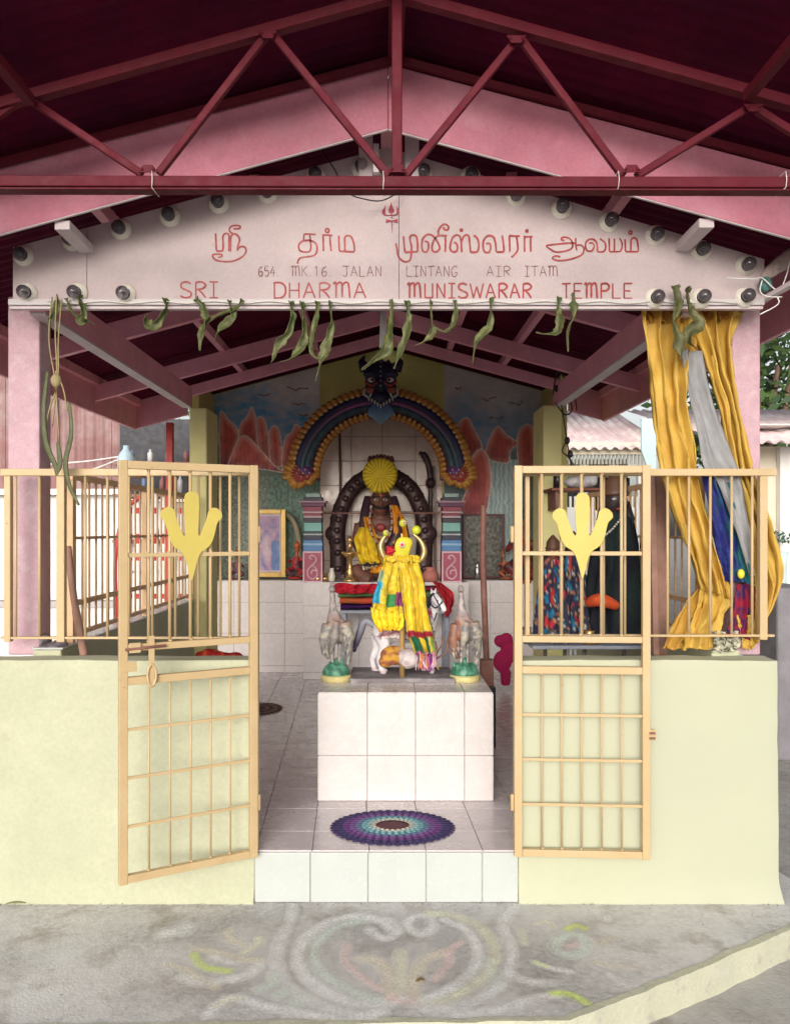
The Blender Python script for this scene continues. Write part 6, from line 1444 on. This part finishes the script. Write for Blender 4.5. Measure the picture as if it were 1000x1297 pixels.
mb = MB(); mb.cc = (.45,.60,.70); mb.lathe((P(160,0,7.6).x,7.6,ZC-(600-CY)*7.6/F), [(.06,0),(.085,.02),(.085,.15),(.06,.20),(.03,.24),(.03,.27)], 16)
wb = mb.build('water_bottle', M_v, label='pale blue plastic bottle standing on the red and white screen', cat='bottle')
# the bottle stands on a little bracket of the screen
MB().box(P(160,0,7.6).x-.12, P(160,0,7.6).x+.12, 7.5, 7.92, ZC-(600-CY)*7.6/F-.025, ZC-(600-CY)*7.6/F-.001).build('bracket', M_wood, rp)
cfl = thing('cable_pair', (-2.9, 7.5, 2.2), 'two pale slack cables crossing under the left eave', 'cables')
for y_ in (0,12): MB().tube(catmull([P(60,600-y_,8.), P(110,596-y_,7.8), P(150,582-y_*.3,7.6)], 6), .008, 5).build('cable', M_white, cfl)
# far left: grey car-like mass and pale building
fb = thing('house', (-12, 20, -.16), 'pale house far beyond the left railing', 'house')
MB().box(-16,-7,20,24,-.2,3.2).build('wall', M_pale, fb)
mb = MB(); mb.smooth = False; mb.prism([(-16.4,3.2),(-6.6,3.2),(-7.5,4.6),(-15.5,4.6)], 19.5, 24.5); mb.build('roof', mat('slate_blue_roof', (.20,.24,.30), .7, .1, 3), fb)
for x in (-14,-11.5,-9): MB().box(x,x+1.1,19.97,20.05,.9,2.3).build('window', M_dk, fb)
MB().box(-10.2+.0,-9.4,19.96,20.05,-.1,2.0).build('door', M_wood, fb)

# ------------------------------------------------------------ right background
M_rfp = mat('faded_pink_roof', (.55,.42,.43), .75, .12, 2, .1, 30, stain=((.68,.62,.60), 2.0, .45, .65), spec=.3)
M_cream = mat('cream_house_paint', (.66,.60,.48), .8, .06, 3, .15, 40)
M_teal = mat('teal_paint', (.28,.52,.50), .7, .06, 4)
hs_ = thing('house', (5, 12, -.16), 'low cream house with a faded pink corrugated roof right of the shrine', 'house')
def rsheet(root, x0, x1, y0, z0, y1, z1, per=.14, amp=.022, m=M_rfp, w=1.0):
    x = x0
    while x < x1-.01:
        xe = min(x+w, x1); n = max(4, int((xe-x)/per*6)); vs = []; mb = MB(); mb.smooth = True
        for t in (0, 1):
            for i in range(n+1): vs.append((x+(xe-x)*i/n, y0+(y1-y0)*t, z0+(z1-z0)*t+amp*math.sin(2*math.pi*(x+(xe-x)*i/n)/per)))
        mb.add(vs, [(i, i+1, n+2+i, n+1+i) for i in range(n)]); mb.build('roof_sheet', m, root, fix=False, solid=.006); x += w
hx0 = P(700,0,11).x
rsheet(hs_, hx0, P(834,0,11).x, 10.6, ZC-(568-CY)*10.6/F, 13.2, ZC-(520-CY)*13.2/F)
MB().box(hx0, P(833,0,11).x, 10.75, 10.80, ZC-(576-CY)*10.8/F-.0, ZC-(561-CY)*10.8/F).build('fascia', M_cream, hs_)
for k in range(26):
    x = hx0+.05*k+.02
    MB().box(x, x+.030, 10.80, 10.82, ZC-(588-CY)*10.8/F, ZC-(575.5-CY)*10.8/F).build('slat', mat('grey_slat', (.36,.36,.32), .8, .1, 9) if 'grey_slat' not in MATS else MATS['grey_slat'], hs_)
MB().box(hx0, P(834,0,11).x, 12.4, 12.5, -.2, 2.75).build('wall', M_cream, hs_); MB().box(hx0, P(834,0,11).x, 12.30, 12.38, 1.45, 2.45).build('window_band', M_dk, hs_)
for px in (704, 738, 776, 812): x = P(px,0,10.9).x; MB().box(x-.06, x+.06, 10.85, 10.95, -.15, ZC-(589-CY)*10.9/F).build('post', M_pale, hs_)
for k, px in enumerate((716,722,728,734,750,756,762,768,786,800,806)): x = P(px,0,10.9).x; MB().tube([(x,10.9,-.1),(x,10.9,2.1)], .018, 6).build('fence_bar', M_pale, hs_)
MB().box(hx0, P(834,0,11).x, 10.88, 10.92, 1.55, 1.95).build('white_panel', M_pale, hs_)
# pale blue upright sheet by the curtain
mb = MB(); mb.cc = (.50,.66,.68); mb.prism([(P(812,0,9).x,P(0,530,9).z),(P(830,0,9).x,P(0,530,9).z),(P(832,0,9).x,-.13),(P(818,0,9).x,-.13),(P(822,0,9).x,P(0,600,9).z),(P(812,0,9).x,P(0,570,9).z)], 9, 9.03); mb.build('blue_board', M_v, label='pale blue board standing between the cream house and the gold curtain', cat='board')
h2 = thing('house', (4.9, 9.2, -.16), 'cream and teal house with a weathered roof at the right edge', 'house')
xr0 = P(952,0,9).x
rsheet(h2, xr0-.5, 8.5, 8.4, ZC-(560-CY)*8.4/F, 12.0, ZC-(520-CY)*12/F-.0, m=M_rfp)
mb = MB()
for k in range(5): 
    z_a = ZC-(545-CY)*9/F; MB().box(xr0-.4+.9*k, xr0+.45+.9*k, 9.0+.1*k, 9.9, z_a+.06+.03*(k % 2), z_a+.075+.03*(k % 2)).build('loose_sheet', mat('grey_white_sheet', (.58,.56,.54), .8, .12, 6) if 'grey_white_sheet' not in MATS else MATS['grey_white_sheet'], h2)
MB().box(xr0-.3, 8.3, 9.1, 9.2, .62, 2.60).build('wall', M_cream, h2); MB().box(xr0-.3, 8.3, 9.08, 9.21, -.2, .615).build('teal_base', M_teal, h2)
for k in range(3): x = P(985,0,9.05).x+.9*k; MB().box(x, x+.22, 9.0, 9.09, .70, 2.58).build('column', M_pale, h2)
MB().box(P(996,0,9.06).x, P(1030,0,9.06).x, 9.05, 9.098, .8, 2.3).build('door', mat('mauve_door', (.36,.28,.33), .6, .1, 5), h2)
# concrete block and stones at the right
MB().box(P(968,0,6.2).x, P(1020,0,6.2).x, 6.0, 6.6, -.12, P(0,742,6.2).z).build('cement_block', mat('grey_cement', (.22,.21,.23), .9, .2, 5, .5, 40), label='grey cement block on the ground behind the curtain at the right edge', cat='block', bevel=.02)
pt_ = thing('potted_plant', tuple(P(986,712,8.8)), 'small dark potted plant by the teal wall at the right edge', 'plant')
mb = MB(); mb.cc = (.55,.68,.66); b0 = P(986,724,8.8); mb.lathe((b0.x,8.8,-.13), [(.07,0),(.08,b0.z+.2),(.10,b0.z+.35),(.08,b0.z+.35)], 14); mb.build('pot', M_v, pt_)
mb = MB(); mb.cc = (.03,.10,.07); mb.smooth = True
for k in range(60):
    c = Vector((b0.x+random.gauss(0,.06), 8.8+random.gauss(0,.05), b0.z+.33+abs(random.gauss(0,.05)))); r = Vector((random.gauss(0,1),random.gauss(0,1),random.gauss(0,1))).normalized()*.04; s_ = r.orthogonal().normalized()*.016
    mb.add([c-r, c+s_, c+r, c-s_], [(0,1,2,3)])
mb.build('leaves', M_leaf, pt_, fix=False)
# trees
def tree(x, y, h, cr, label, seed, n=5200, tone=0):
    rnd = random.Random(seed); t = thing('tree', (x, y, -.16), label, 'tree')
    tr = MB(); q = catmull([(x,y,-.3),(x+.15,y,h*.3),(x-.1,y,h*.6),(x+.05,y,h*.85)], 5); tr.tube(q, [.20-.16*i/(len(q)-1) for i in range(len(q))], 10)
    lobes = []
    for k in range(15):
        a = rnd.uniform(0, 6.28); e = rnd.uniform(-.4, 1); rr_ = cr*rnd.uniform(.45, .95); c = Vector((x+rr_*math.cos(a), y+rr_*math.sin(a)*.8, h*.68+e*cr*.75)); lobes.append((c, cr*rnd.uniform(.28,.48)))
        tr.tube(catmull([(x,y,h*.45), ((x+c.x)/2,(y+c.y)/2,h*.5+.3*(c.z-h*.5)+.3), tuple(c)], 4), [.09-.009*i for i in range(9)], 6)
    tr.build('trunk', M_wood, t)
    mb = MB(); per = n//len(lobes)
    for c, r in lobes:
        sh_ = rnd.uniform(.6, 1.3)
        for k in range(per):
            d = Vector((rnd.gauss(0,1),rnd.gauss(0,1),rnd.gauss(0,1))).normalized(); p = c+d*r*rnd.uniform(.55,1.08)**.7
            a = Vector((rnd.gauss(0,1),rnd.gauss(0,1),rnd.gauss(0,.7)-.5)).normalized(); b_ = a.cross(d); b_ = b_.normalized() if b_.length > .01 else a.orthogonal().normalized(); L_ = rnd.uniform(.10,.19)
            mb.cc = mixc((.035*sh_,.085*sh_,.03*sh_), (.12,.20,.05), rnd.random()**2+tone); mb.add([p-a*L_, p+b_*L_*.38, p+a*L_, p-b_*L_*.38], [(0,1,2,3)])
    mb.build('crown', M_leaf, t, fix=False)
tree(8.2, 16.5, 6.0, 2.6, 'broad green tree behind the house at the right edge', 3)
tree(11.5, 18.5, 7.5, 3.2, 'taller dark green tree behind the weathered roof at the right edge', 5)
tree(-7.2, 27, 6.5, 3.0, 'distant green tree beyond the pale house at the left', 9, 3000)
